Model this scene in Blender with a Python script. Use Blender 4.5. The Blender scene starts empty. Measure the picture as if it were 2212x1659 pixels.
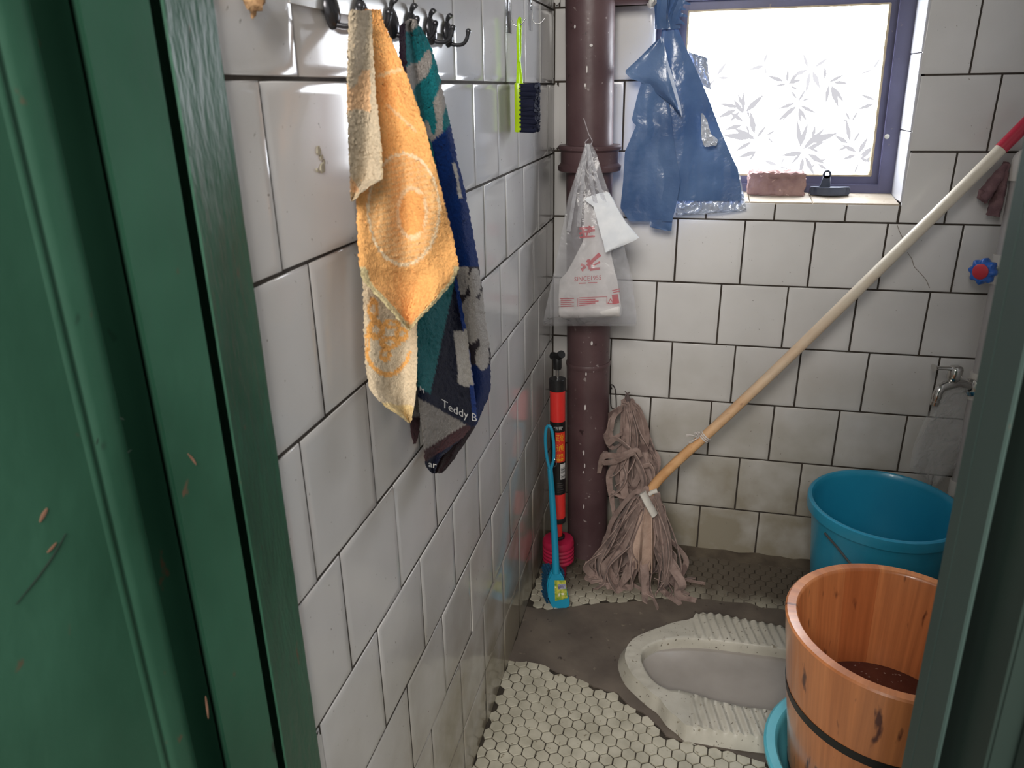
import bpy, bmesh, math, random
from mathutils import Vector, Matrix, noise
random.seed(7)
S = bpy.context.scene
C = S.collection

# ------------------------------------------------------------------ camera
CAM = Vector((0.33775, -1.86887, 1.20245))
FPX = 1639.16
AXR = Vector((0.97345, 0.22844, -0.01459)).normalized()       # camera right
AXF = Vector((-0.21812, 0.90658, -0.36131)).normalized()      # camera forward
AXD = AXF.cross(AXR).normalized()                              # camera down
AXR = AXD.cross(AXF).normalized()
cd = bpy.data.cameras.new('camera'); cam = bpy.data.objects.new('camera', cd); C.objects.link(cam)
M = Matrix((AXR, -AXD, -AXF)).transposed().to_4x4(); M.translation = CAM
cam.matrix_world = M
cd.sensor_width = 36; cd.lens = FPX / 2212 * 36; cd.clip_start = 0.02
cd.dof.use_dof = True; cd.dof.focus_distance = 1.4; cd.dof.aperture_fstop = 11.0
S.camera = cam

# ------------------------------------------------------------------ light and exposure
w = bpy.data.worlds.new('world'); S.world = w; w.use_nodes = True
wb = w.node_tree.nodes['Background']; wb.inputs[0].default_value = (0.95, 0.93, 0.90, 1); wb.inputs[1].default_value = 0.58
WINDOW_LIGHT = 19.5
def area(name, loc, size, power, direction, col):
    l = bpy.data.lights.new(name, 'AREA'); l.shape = 'RECTANGLE'; l.size, l.size_y = size; l.energy = power; l.color = col
    o = bpy.data.objects.new(name, l); C.objects.link(o); o.location = loc
    o.rotation_euler = Vector(direction).to_track_quat('-Z', 'Y').to_euler(); o['kind'] = 'helper'; return o
area('added_fill_light', (0.22, -3.1, 2.2), (0.9, 0.9), 62, (0.05, 0.8, -0.6), (1, 0.95, 0.88))  # unseen fill light added behind the camera, with no lamp fixture
S.view_settings.view_transform = 'Standard'; S.view_settings.look = 'None'
S.view_settings.exposure = 0.0; S.view_settings.gamma = 1.0
S.view_settings.use_curve_mapping = False
S.cycles.diffuse_bounces = 8; S.cycles.max_bounces = 14; S.cycles.transparent_max_bounces = 24; S.cycles.sample_clamp_indirect = 6

# ------------------------------------------------------------------ measuring: a sight line met with a real plane of the room
def ray(px, py):
    return AXR * ((px - 1106) / FPX) + AXD * ((py - 829.5) / FPX) + AXF
def on(ax, val, px, py):
    d = ray(px, py); return CAM + d * ((val - CAM[ax]) / d[ax])
def onx(px, py, X): return on(0, X, px, py)
def ony(px, py, Y): return on(1, Y, px, py)
def onz(px, py, Z): return on(2, Z, px, py)
def V(*a): return Vector(a)
def lerp(a, b, t): return a + (b - a) * t
def sm(a, b, x):
    t = min(1, max(0, (x - a) / (b - a))); return t * t * (3 - 2 * t)
def interp(rows, x):
    if x <= rows[0][0]: return rows[0][1:]
    for a, b in zip(rows, rows[1:]):
        if x <= b[0]:
            t = (x - a[0]) / (b[0] - a[0] + 1e-9); return [lerp(p, q, t) for p, q in zip(a[1:], b[1:])]
    return rows[-1][1:]
def inpoly(x, y, P):
    r = False; j = len(P) - 1
    for i in range(len(P)):
        if (P[i][1] > y) != (P[j][1] > y) and x < (P[j][0] - P[i][0]) * (y - P[i][1]) / (P[j][1] - P[i][1]) + P[i][0]: r = not r
        j = i
    return r
def nz(p, s=1.0, seed=0.0): return noise.noise(Vector(p) * s + Vector((seed, seed * 1.7, seed * 0.3)))

# ------------------------------------------------------------------ materials
def lin(c):
    f = lambda v: v / 12.92 if v <= 0.04045 else ((v + 0.055) / 1.055) ** 2.4
    return tuple(f(v / 255) for v in c) + (1,)
MATS = {}
def mat(name, c1, c2=None, scale=8, rough=0.5, bump=0, bscale=60, metal=0, spec=0.5, stretch=(1, 1, 1), coat=0, trans=0, alpha=1, sheen=0, lo=0.35, hi=0.65,
        spots=None, spot_scale=40, spot_cut=0.66, bdist=0.002, attr=None, transl=0, ior=1.5, emit=None):
    if name in MATS: return MATS[name]
    m = bpy.data.materials.new(name); m.use_nodes = True; nt = m.node_tree; N, L = nt.nodes, nt.links
    b = N['Principled BSDF']
    b.inputs['Roughness'].default_value = rough; b.inputs['Metallic'].default_value = metal
    b.inputs['Specular IOR Level'].default_value = spec; b.inputs['Coat Weight'].default_value = coat; b.inputs['Coat Roughness'].default_value = 0.06
    b.inputs['Transmission Weight'].default_value = trans; b.inputs['Alpha'].default_value = alpha; b.inputs['Sheen Weight'].default_value = sheen
    b.inputs['IOR'].default_value = ior
    tc = N.new('ShaderNodeTexCoord'); mp = N.new('ShaderNodeMapping'); L.new(tc.outputs['Object'], mp.inputs[0]); mp.inputs['Scale'].default_value = stretch
    def tex(sc, detail=4):
        n = N.new('ShaderNodeTexNoise'); n.inputs['Scale'].default_value = sc; n.inputs['Detail'].default_value = detail; L.new(mp.outputs[0], n.inputs['Vector']); return n
    def ramp(src, a, bb, ca, cb):
        r = N.new('ShaderNodeValToRGB'); r.color_ramp.elements[0].position = a; r.color_ramp.elements[1].position = bb
        r.color_ramp.elements[0].color = ca; r.color_ramp.elements[1].color = cb; L.new(src, r.inputs[0]); return r
    def mix(f, a, bb):
        x = N.new('ShaderNodeMix'); x.data_type = 'RGBA'
        (L.new(f, x.inputs[0]) if not isinstance(f, float) else setattr(x.inputs[0], 'default_value', f)); L.new(a, x.inputs[6])
        (L.new(bb, x.inputs[7]) if not isinstance(bb, tuple) else setattr(x.inputs[7], 'default_value', bb)); return x.outputs[2]
    col = None
    if attr:
        a = N.new('ShaderNodeAttribute'); a.attribute_name = attr; n = tex(scale)
        r = ramp(n.outputs[0], lo, hi, (0.82, 0.82, 0.82, 1), (1.12, 1.12, 1.12, 1))
        x = N.new('ShaderNodeMix'); x.data_type = 'RGBA'; x.blend_type = 'MULTIPLY'; x.inputs[0].default_value = 1
        L.new(a.outputs[0], x.inputs[6]); L.new(r.outputs[0], x.inputs[7]); col = x.outputs[2]
    elif c2:
        col = ramp(tex(scale).outputs[0], lo, hi, lin(c1), lin(c2)).outputs[0]
    else:
        rgb = N.new('ShaderNodeRGB'); rgb.outputs[0].default_value = lin(c1); col = rgb.outputs[0]
    if spots:
        for k, sp in enumerate(spots if isinstance(spots, list) else [spots]):
            f = ramp(tex(spot_scale * (1 + 0.7 * k), 3).outputs[0], spot_cut, min(0.99, spot_cut + 0.05), (0, 0, 0, 1), (1, 1, 1, 1))
            col = mix(f.outputs[0], col, lin(sp))
    L.new(col, b.inputs['Base Color'])
    if bump:
        bp = N.new('ShaderNodeBump'); bp.inputs['Strength'].default_value = bump; bp.inputs['Distance'].default_value = bdist
        L.new(tex(bscale, 5).outputs[0], bp.inputs['Height']); L.new(bp.outputs[0], b.inputs['Normal'])
    if transl:
        tr = N.new('ShaderNodeBsdfTranslucent'); L.new(col, tr.inputs[0]); ms = N.new('ShaderNodeMixShader'); ms.inputs[0].default_value = transl
        L.new(b.outputs[0], ms.inputs[1]); L.new(tr.outputs[0], ms.inputs[2]); L.new(ms.outputs[0], N['Material Output'].inputs[0])
    if emit:
        b.inputs['Emission Color'].default_value = lin(emit[0]); b.inputs['Emission Strength'].default_value = emit[1]
    MATS[name] = m; return m

def film(name, col, opacity, rough=0.25, gloss=0.25, wrinkle=0.5, wscale=25):
    """thin clear plastic: mostly see-through, some scatter, some shine"""
    m = bpy.data.materials.new(name); m.use_nodes = True; nt = m.node_tree; N, L = nt.nodes, nt.links
    N.remove(N['Principled BSDF'])
    t = N.new('ShaderNodeBsdfTransparent'); t.inputs[0].default_value = (0.99, 0.99, 0.995, 1)
    d = N.new('ShaderNodeBsdfDiffuse'); d.inputs[0].default_value = lin(col); tl = N.new('ShaderNodeBsdfTranslucent'); tl.inputs[0].default_value = lin(col)
    g = N.new('ShaderNodeBsdfGlossy'); g.inputs[1].default_value = rough
    tc = N.new('ShaderNodeTexCoord'); n = N.new('ShaderNodeTexNoise'); n.inputs['Scale'].default_value = wscale; n.inputs['Detail'].default_value = 4; n.inputs['Distortion'].default_value = 1.0
    L.new(tc.outputs['Object'], n.inputs['Vector'])
    bp = N.new('ShaderNodeBump'); bp.inputs['Strength'].default_value = wrinkle; bp.inputs['Distance'].default_value = 0.01
    L.new(n.outputs[0], bp.inputs['Height']); L.new(bp.outputs[0], g.inputs['Normal']); L.new(bp.outputs[0], d.inputs['Normal'])
    m1 = N.new('ShaderNodeMixShader'); m1.inputs[0].default_value = 0.45; L.new(d.outputs[0], m1.inputs[1]); L.new(tl.outputs[0], m1.inputs[2])
    r = N.new('ShaderNodeMapRange'); r.inputs[1].default_value = 0.3; r.inputs[2].default_value = 0.75; r.inputs[3].default_value = opacity * 0.5; r.inputs[4].default_value = min(1, opacity * 1.6)
    L.new(n.outputs[0], r.inputs[0])
    m2 = N.new('ShaderNodeMixShader'); L.new(r.outputs[0], m2.inputs[0]); L.new(t.outputs[0], m2.inputs[1]); L.new(m1.outputs[0], m2.inputs[2])
    fr = N.new('ShaderNodeFresnel'); fr.inputs[0].default_value = 1.35; L.new(bp.outputs[0], fr.inputs['Normal'])
    mm = N.new('ShaderNodeMath'); mm.operation = 'MULTIPLY'; mm.inputs[1].default_value = gloss * 3; mm.use_clamp = True; L.new(fr.outputs[0], mm.inputs[0])
    m3 = N.new('ShaderNodeMixShader'); L.new(mm.outputs[0], m3.inputs[0]); L.new(m2.outputs[0], m3.inputs[1]); L.new(g.outputs[0], m3.inputs[2])
    L.new(m3.outputs[0], N['Material Output'].inputs[0]); return m

def emission(name, col, st):
    m = bpy.data.materials.new(name); m.use_nodes = True; nt = m.node_tree; nt.nodes.remove(nt.nodes['Principled BSDF'])
    e = nt.nodes.new('ShaderNodeEmission'); e.inputs[0].default_value = lin(col); e.inputs[1].default_value = st
    nt.links.new(e.outputs[0], nt.nodes['Material Output'].inputs[0]); return m

# ------------------------------------------------------------------ objects
def root_loc(o):
    p = Vector((0, 0, 0))
    while o is not None: p += o.location; o = o.parent
    return p
def obj(name, bm, m, parent=None, base=None, smooth=True, label=None, kind=None, angle=40):
    off = root_loc(parent) if parent else (Vector(base) if base else Vector((0, 0, 0)))
    bmesh.ops.translate(bm, verts=bm.verts, vec=-off)
    bmesh.ops.recalc_face_normals(bm, faces=bm.faces) if not bm.faces.layers.int.get('keep') else None
    me = bpy.data.meshes.new(name); bm.to_mesh(me); bm.free()
    for x in (m if isinstance(m, (list, tuple)) else [m]): me.materials.append(x)
    if smooth:
        me.polygons.foreach_set('use_smooth', [True] * len(me.polygons)); me.set_sharp_from_angle(angle=math.radians(angle))
    o = bpy.data.objects.new(name, me); C.objects.link(o); o.parent = parent
    if not parent: o.location = off
    if label: o['label'] = label
    if kind: o['kind'] = kind
    return o
def thing(name, label, cat, loc, group=None):
    o = bpy.data.objects.new(name, None); C.objects.link(o); o.location = loc; o.empty_display_size = 0.05
    o['label'] = label; o['category'] = cat
    if group: o['group'] = group
    return o
def tag(o, label, cat, group=None):
    o['label'] = label; o['category'] = cat
    if group: o['group'] = group
    return o
def struct(name, bm=None, m=None, parent=None, smooth=False, angle=40):
    if bm is None:
        o = bpy.data.objects.new(name, None); C.objects.link(o); o['kind'] = 'structure'; return o
    o = obj(name, bm, m, parent, smooth=smooth, angle=angle)
    if not parent: o['kind'] = 'structure'
    return o
BM = bmesh.new

def box(bm, lo, hi, mi=0, bev=0):
    r = bmesh.ops.create_cube(bm, size=1); vs = r['verts']
    for v in vs: v.co = Vector([lerp(lo[i], hi[i], v.co[i] + 0.5) for i in range(3)])
    fs = list({f for v in vs for f in v.link_faces})
    for f in fs: f.material_index = mi
    if bev:
        es = list({e for v in vs for e in v.link_edges})
        bmesh.ops.bevel(bm, geom=es, offset=bev, segments=2, affect='EDGES', profile=0.6)
def hexa(bm, P, mi=0):
    """8 corners: bottom loop 0-3, top loop 4-7"""
    v = [bm.verts.new(p) for p in P]
    for q in ((0, 1, 2, 3), (7, 6, 5, 4), (0, 4, 5, 1), (1, 5, 6, 2), (2, 6, 7, 3), (3, 7, 4, 0)):
        bm.faces.new([v[i] for i in q]).material_index = mi
def prism(bm, pts, ext, mi=0):
    a = [bm.verts.new(p) for p in pts]; b = [bm.verts.new(Vector(p) + Vector(ext)) for p in pts]; n = len(a)
    bm.faces.new(a[::-1]).material_index = mi; bm.faces.new(b).material_index = mi
    for i in range(n): bm.faces.new((a[i], a[(i + 1) % n], b[(i + 1) % n], b[i])).material_index = mi
def frame(t):
    t = t.normalized(); u = t.cross(Vector((0, 0, 1)))
    if u.length < 1e-3: u = t.cross(Vector((0, 1, 0)))
    u.normalize(); return u, t.cross(u).normalized() * -1
def tube(bm, pts, r, seg=16, cap=True, mi=0, ell=1.0):
    pts = [Vector(p) for p in pts]; n = len(pts); rings = []; u = None
    for i, p in enumerate(pts):
        t = (pts[min(i + 1, n - 1)] - pts[max(i - 1, 0)]).normalized()
        if u is None: u, _ = frame(t)
        else: u = (u - t * u.dot(t)).normalized()
        v = t.cross(u)
        rr = r(i / (n - 1)) if callable(r) else r
        rings.append([bm.verts.new(p + (u * math.cos(a) + v * math.sin(a) * ell) * rr) for a in [2 * math.pi * k / seg for k in range(seg)]])
    for a, b in zip(rings, rings[1:]):
        for k in range(seg): bm.faces.new((a[k], a[(k + 1) % seg], b[(k + 1) % seg], b[k])).material_index = mi
    if cap: bm.faces.new(rings[0][::-1]).material_index = mi; bm.faces.new(rings[-1]).material_index = mi
def lathe(bm, prof, o, axis=(0, 0, 1), seg=48, mi=0, closed=False, mod=None):
    axis = Vector(axis).normalized(); u, v = frame(axis); o = Vector(o); rings = []
    for r, h in prof:
        if r < 1e-6: rings.append([bm.verts.new(o + axis * h)])
        else: rings.append([bm.verts.new(o + axis * h + (u * math.cos(a) + v * math.sin(a)) * (r * (mod(a) if mod else 1))) for a in [2 * math.pi * k / seg for k in range(seg)]])
    prs = list(zip(rings, rings[1:])) + ([(rings[-1], rings[0])] if closed else [])
    for a, b in prs:
        for k in range(seg):
            k2 = (k + 1) % seg
            if len(a) == 1 and len(b) == 1: continue
            if len(a) == 1: f = bm.faces.new((a[0], b[k], b[k2]))
            elif len(b) == 1: f = bm.faces.new((a[k], a[k2], b[0]))
            else: f = bm.faces.new((a[k], a[k2], b[k2], b[k]))
            f.material_index = mi
def bez(pts, n=16):
    """Catmull-Rom through the points"""
    P = [Vector(p) for p in pts]; P = [P[0] * 2 - P[1]] + P + [P[-1] * 2 - P[-2]]; out = []
    for i in range(1, len(P) - 2):
        a, b, c, d = P[i - 1:i + 3]
        for k in range(n):
            t = k / n
            out.append(0.5 * (2 * b + (c - a) * t + (2 * a - 5 * b + 4 * c - d) * t * t + (3 * b - a - 3 * c + d) * t ** 3))
    out.append(P[-2]); return out
def ribbon(bm, pts, wd, th, side0=None, twist=0.0, mi=0):
    n = len(pts); prev = None; rings = []
    for i, p in enumerate(pts):
        t = (pts[min(i + 1, n - 1)] - pts[max(i - 1, 0)]).normalized()
        s = Vector(side0) if prev is None and side0 else (prev if prev is not None else frame(t)[0])
        s = (s - t * s.dot(t)); s = s.normalized() if s.length > 1e-4 else frame(t)[0]
        s = Matrix.Rotation(twist / n, 3, t) @ s; prev = s; nn = t.cross(s)
        w_ = wd(i / (n - 1)) if callable(wd) else wd
        c = 0.25 * w_
        rings.append([bm.verts.new(p + q) for q in (-s * w_ / 2 - nn * th / 2, nn * (c * 0.3 - th / 2), s * w_ / 2 - nn * th / 2, s * w_ / 2 + nn * th / 2, nn * (c * 0.3 + th / 2), -s * w_ / 2 + nn * th / 2)])
    for a, b in zip(rings, rings[1:]):
        for k in range(6): bm.faces.new((a[k], a[(k + 1) % 6], b[(k + 1) % 6], b[k])).material_index = mi
    bm.faces.new(rings[0][::-1]).material_index = mi; bm.faces.new(rings[-1]).material_index = mi
def sheet(bm, rows, ax, th, nu=30, dy=6, fold=None, colf=None, jitter=0, thick_dir=None, mi=0):
    """cloth or film: rows (height, left, right, depth left, depth right) give its outline; fold(u, v) pushes it off its plane"""
    lay = bm.verts.layers.float_color.get('print') or (bm.verts.layers.float_color.new('print') if colf else None)
    y0, y1 = rows[0][0], rows[-1][0]; nv = max(2, int((y1 - y0) / dy)); G = []
    for j in range(nv + 1):
        y = lerp(y0, y1, j / nv); l, r, dl, dr = interp(rows, y); row = []
        for i in range(nu + 1):
            u = i / nu; px = lerp(l, r, u); d = lerp(dl, dr, u) + (fold(u, (y - y0) / (y1 - y0), px, y) if fold else 0)
            p = on(ax, d, px, y)
            if jitter: p += Vector((random.gauss(0, 1), random.gauss(0, 1), random.gauss(0, 1))) * jitter
            v = bm.verts.new(p)
            if lay: c = lin(colf(px, y)); v[lay] = c
            row.append(v)
        G.append(row)
    away = thick_dir or (ray((rows[0][1] + rows[0][2]) / 2, (y0 + y1) / 2).normalized())
    away = Vector(away) * th
    B_ = []
    for row in G:
        rb = []
        for v in row:
            w_ = bm.verts.new(v.co + away)
            if lay: w_[lay] = v[lay]
            rb.append(w_)
        B_.append(rb)
    for j in range(nv):
        for i in range(nu):
            bm.faces.new((G[j][i], G[j + 1][i], G[j + 1][i + 1], G[j][i + 1])).material_index = mi
            bm.faces.new((B_[j][i + 1], B_[j + 1][i + 1], B_[j + 1][i], B_[j][i])).material_index = mi
    rim = [(G[0][i], B_[0][i]) for i in range(nu + 1)] + [(G[j][nu], B_[j][nu]) for j in range(1, nv + 1)] + [(G[nv][i], B_[nv][i]) for i in range(nu - 1, -1, -1)] + [(G[j][0], B_[j][0]) for j in range(nv - 1, 0, -1)]
    for k in range(len(rim)):
        a, b = rim[k], rim[(k + 1) % len(rim)]
        try: bm.faces.new((a[0], b[0], b[1], a[1])).material_index = mi
        except ValueError: pass
def flat_text(body, res=2):
    """triangles of a line of lettering, about one unit high"""
    cu = bpy.data.curves.new('lettering', 'FONT'); cu.body = body; cu.resolution_u = res; cu.fill_mode = 'FRONT'
    o = bpy.data.objects.new('lettering', cu); C.objects.link(o); bpy.context.view_layer.update()
    me = o.evaluated_get(bpy.context.evaluated_depsgraph_get()).to_mesh()
    vs = [(v.co.x, v.co.y) for v in me.vertices]; fs = [tuple(p.vertices) for p in me.polygons]
    bpy.data.objects.remove(o); bpy.data.curves.remove(cu)
    return vs, fs
def put_text(bm, body, fn, mi=0):
    vs, fs = flat_text(body); w_ = max(v[0] for v in vs) if vs else 1
    b = [bm.verts.new(fn(x, y, w_)) for x, y in vs]
    for f in fs:
        try: bm.faces.new([b[i] for i in f]).material_index = mi
        except ValueError: pass
def poly(bm, pts, mi=0):
    bm.faces.new([bm.verts.new(p) for p in pts]).material_index = mi

# ------------------------------------------------------------------ the room
P = 0.154; Z0 = -0.0132; PH = 0.15429; PL = 0.15138
XR = 1.06; YF = -1.345; CEIL = 2.3
WX0, WX1, WZ0, WZ1 = 0.2235, 0.7775, 0.953, 1.46
def wxr(z): return 0.7823 - (z - 0.956) * 0.026

grout = mat('grout', (46, 39, 33), (66, 58, 50), 30, 0.9)
def tile_material():
    m = mat('glazed_tile', (198, 196, 194), (216, 214, 213), 3.0, 0.12, 0.10, 9, spec=0.32, bdist=0.004)
    nt = m.node_tree; N, L = nt.nodes, nt.links; b = N['Principled BSDF']
    src = b.inputs['Base Color'].links[0].from_socket
    tc = N.new('ShaderNodeTexCoord'); sx = N.new('ShaderNodeSeparateXYZ'); L.new(tc.outputs['Object'], sx.inputs[0])
    mr = N.new('ShaderNodeMapRange'); mr.inputs[1].default_value = 0.75; mr.inputs[2].default_value = 0.0; L.new(sx.outputs[2], mr.inputs[0])
    n = N.new('ShaderNodeTexNoise'); n.inputs['Scale'].default_value = 7; n.inputs['Detail'].default_value = 6; L.new(tc.outputs['Object'], n.inputs['Vector'])
    mu = N.new('ShaderNodeMath'); mu.operation = 'MULTIPLY'; L.new(mr.outputs[0], mu.inputs[0]); L.new(n.outputs[0], mu.inputs[1])
    r = N.new('ShaderNodeMapRange'); r.inputs[1].default_value = 0.1; r.inputs[2].default_value = 0.5; r.inputs[4].default_value = 0.85; L.new(mu.outputs[0], r.inputs[0])
    x = N.new('ShaderNodeMix'); x.data_type = 'RGBA'; L.new(r.outputs[0], x.inputs[0]); L.new(src, x.inputs[6]); x.inputs[7].default_value = lin((132, 122, 98))
    n2 = N.new('ShaderNodeTexNoise'); n2.inputs['Scale'].default_value = 140; L.new(tc.outputs['Object'], n2.inputs['Vector'])
    r2 = N.new('ShaderNodeMapRange'); r2.inputs[1].default_value = 0.72; r2.inputs[2].default_value = 0.76; r2.inputs[4].default_value = 0.6; L.new(n2.outputs[0], r2.inputs[0])
    y = N.new('ShaderNodeMix'); y.data_type = 'RGBA'; L.new(r2.outputs[0], y.inputs[0]); L.new(x.outputs[2], y.inputs[6]); y.inputs[7].default_value = lin((95, 85, 72))
    L.new(y.outputs[2], b.inputs['Base Color']); return m
tile_m = tile_material()
paint = mat('white_plaster', (188, 184, 176), (205, 200, 192), 6, 0.85, 0.2, 40)

def tile(bm, o, u, v, n, a0, a1, b0, b1, g=0.0018, th=0.006, lean=0.0):
    """one glazed tile with a rounded arris; o + u*a + v*b spans the wall, n faces the room"""
    if a1 - a0 < 0.008 or b1 - b0 < 0.008: return
    tu, tv, off = random.gauss(lean, 0.0045), random.gauss(0, 0.0040), random.gauss(0.0002, 0.0004)
    ca, cb = (a0 + a1) / 2, (b0 + b1) / 2
    off = max(off, abs(tu) * (a1 - a0) / 2 + abs(tv) * (b1 - b0) / 2 - 0.0005)
    def pt(a, b, h): return o + u * a + v * b + n * (h + off + tu * (a - ca) + tv * (b - cb))
    rings = []
    for ins, h in ((g, -th), (g, -0.0014), (g + 0.0005, -0.0005), (g + 0.0016, -0.0001), (g + 0.011, 0.0)):
        rings.append([bm.verts.new(pt(a, b, h)) for a, b in ((a0 + ins, b0 + ins), (a1 - ins, b0 + ins), (a1 - ins, b1 - ins), (a0 + ins, b1 - ins))])
    for r1, r2 in zip(rings, rings[1:]):
        for k in range(4): bm.faces.new((r1[k], r1[(k + 1) % 4], r2[(k + 1) % 4], r2[k]))
    bm.faces.new(rings[-1])
def cuts(o, pitch, lo, hi):
    k = math.floor((lo - o) / pitch); e = []
    while o + k * pitch < hi:
        a, b = max(lo, o + k * pitch), min(hi, o + (k + 1) * pitch)
        if b - a > 0.004: e.append((a, b))
        k += 1
    return e

# left wall
bm = BM(); box(bm, (-0.14, YF, -0.05), (-0.0009, 0.15, CEIL))
wall_left = struct('wall_left', bm, grout)
bm = BM()
LOFF = {1: 1.18, 2: 1.1054, 3: 1.1807, 4: 1.2513, 5: 1.3019, 6: 1.2478, 7: 1.2939, 8: 1.2290}
for k in range(0, 15):
    o_ = LOFF.get(k, 1.25 if k % 2 else 1.18)
    for a, b in cuts(-o_ + 10 * PL - 20 * PL, PL, YF - 0.0, -0.001):
        z0 = max(0.0, Z0 - 0.005 + k * P); z1 = min(CEIL, Z0 - 0.005 + (k + 1) * P)
        tile(bm, V(0, 0, 0), V(0, 1, 0), V(0, 0, 1), V(1, 0, 0), a, b, z0, z1, lean=({7: 0.036, 8: 0.018}.get(k, 0.008) if a < -1.12 else 0.0))
struct('tiles', bm, tile_m, wall_left, True, 50)
bm = BM()
for px, py, s in ((686, 326, 9), (692, 340, 6), (697, 350, 5), (694, 364, 10), (684, 368, 4)):
    c = onx(px, py, 0.0024)
    prism(bm, [c + V(0, math.cos(a) * s * 0.00042 * (1 + 0.7 * nz((a, px, 0), 2)), math.sin(a) * s * 0.00045 * (1 + 0.6 * nz((a, px, 5), 2))) for a in [k * 0.7 for k in range(9)]], (0.0018, 0, 0))
struct('dried_residue', bm, mat('glue_residue', (176, 170, 150), (150, 144, 126), 200, 0.8), wall_left)

# back wall, with the window opening
bm = BM()
box(bm, (-0.14, 0.0009, -0.05), (XR, 0.16, WZ0 - 0.004)); box(bm, (-0.14, 0.0009, WZ1), (XR, 0.16, CEIL))
box(bm, (-0.14, 0.0009, WZ0 - 0.004), (WX0 - 0.004, 0.16, WZ1)); box(bm, (0.7885, 0.0009, WZ0 - 0.004), (XR, 0.16, WZ1))
wall_back = struct('wall_back', bm, grout)
bm = BM()
BOFF = {0: 0.4091, 1: 0.3449, 2: 0.2612, 3: 0.3069, 4: 0.2602, 5: 0.3016, 6: 0.8786, 7: 0.9346, 8: 0.8725}
for k in range(0, 15):
    o_ = BOFF.get(k, 0.32 if k % 2 else 0.25)
    z0 = max(0.0, Z0 + k * P); z1 = min(CEIL, Z0 + (k + 1) * P)
    for a, b in cuts(o_, PH, 0.0, XR):
        args = (V(0, 0, 0), V(1, 0, 0), V(0, 0, 1), V(0, -1, 0))
        if z1 <= WZ0 + 0.001 or z0 >= WZ1:
            tile(bm, *args, a, b, z0, z1)
        else:
            hi_ = wxr((z0 + z1) / 2)
            if a < WX0 - 0.01: tile(bm, *args, a, min(b, WX0), z0, z1)
            if b > hi_ + 0.01: tile(bm, *args, max(a, hi_ + 0.002), b, z0, z1)
    if k == 6:
        for a, b in cuts(0.3651, 0.1536, 0.2235, 0.7825): tile(bm, *args, a, b, z0, WZ0 - 0.001)
struct('tiles', bm, tile_m, wall_back, True, 50)

bm = BM(); box(bm, (XR, YF, -0.05), (XR + 0.12, 0.16, CEIL)); wall_right = struct('wall_right', bm, grout)
bm = BM()
for k in range(0, 15):
    for a, b in cuts(0.08 * (k % 2), PH, YF + 0.002, -0.001):
        tile(bm, V(XR - 0.005, 0, 0), V(0, 1, 0), V(0, 0, 1), V(-1, 0, 0), a, b, max(0.0, Z0 + k * P), min(CEIL, Z0 + (k + 1) * P))
struct('tiles', bm, tile_m, wall_right, True, 50)
green_wall = mat('green_painted_wall', (46, 74, 58), (52, 82, 64), 5, 0.55, 0.15, 60)
bm = BM(); box(bm, (0.62, YF - 0.08, -0.05), (XR + 0.12, YF, CEIL)); box(bm, (-0.14, YF - 0.08, 2.04), (0.62, YF, CEIL))
struct('wall_front', bm, green_wall)
bm = BM(); box(bm, (-0.14, YF - 0.08, CEIL), (XR + 0.12, 0.16, CEIL + 0.1)); struct('ceiling', bm, paint)

# floor: mortar bed, hexagon mosaic, cement patch round the pan
bm = BM(); box(bm, (-0.14, -3.4, -0.08), (1.6, 0.16, 0.0)); floor = struct('floor', bm, mat('floor_grout', (44, 38, 32), (66, 58, 48), 25, 0.9, 0.3, 80))
NEAR = [(1101, 1427), (1163, 1434), (1213, 1452), (1262, 1469), (1282, 1481), (1334, 1497), (1362, 1525), (1398, 1545), (1420, 1570), (1440, 1590), (1470, 1601), (1513, 1608), (1551, 1616), (1600, 1632), (1660, 1648)]
FAR = [(1145, 1312), (1180, 1318), (1239, 1309), (1313, 1302), (1383, 1299), (1440, 1294), (1494, 1292), (1557, 1299), (1611, 1302), (1652, 1313), (1692, 1318)]
near = [onz(x, y, 0.003) for x, y in NEAR]; far = [onz(x, y, 0.003) for x, y in FAR]
near[0].x = 0.0; far[0].x = 0.0
patch = near + [V(0.80, near[-1].y - 0.015, 0.003), V(0.95, -0.64, 0.003), V(0.95, -0.33, 0.003), V(0.8, -0.31, 0.003)] + far[::-1]
dense = []
for a, b in zip(patch, patch[1:] + patch[:1]):
    n_ = max(1, int((b - a).length / 0.012))
    for i in range(n_):
        p = a.lerp(b, i / n_); p = p + V(nz(p, 40), nz(p, 40, 5), 0) * 0.006; p.x = max(p.x, 0.0); dense.append(p)
PP = [(p.x, p.y) for p in dense]
bm = BM()
HX, HY = 0.0267, 0.02345; ang = -0.049; R_ = 0.0143
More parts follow.
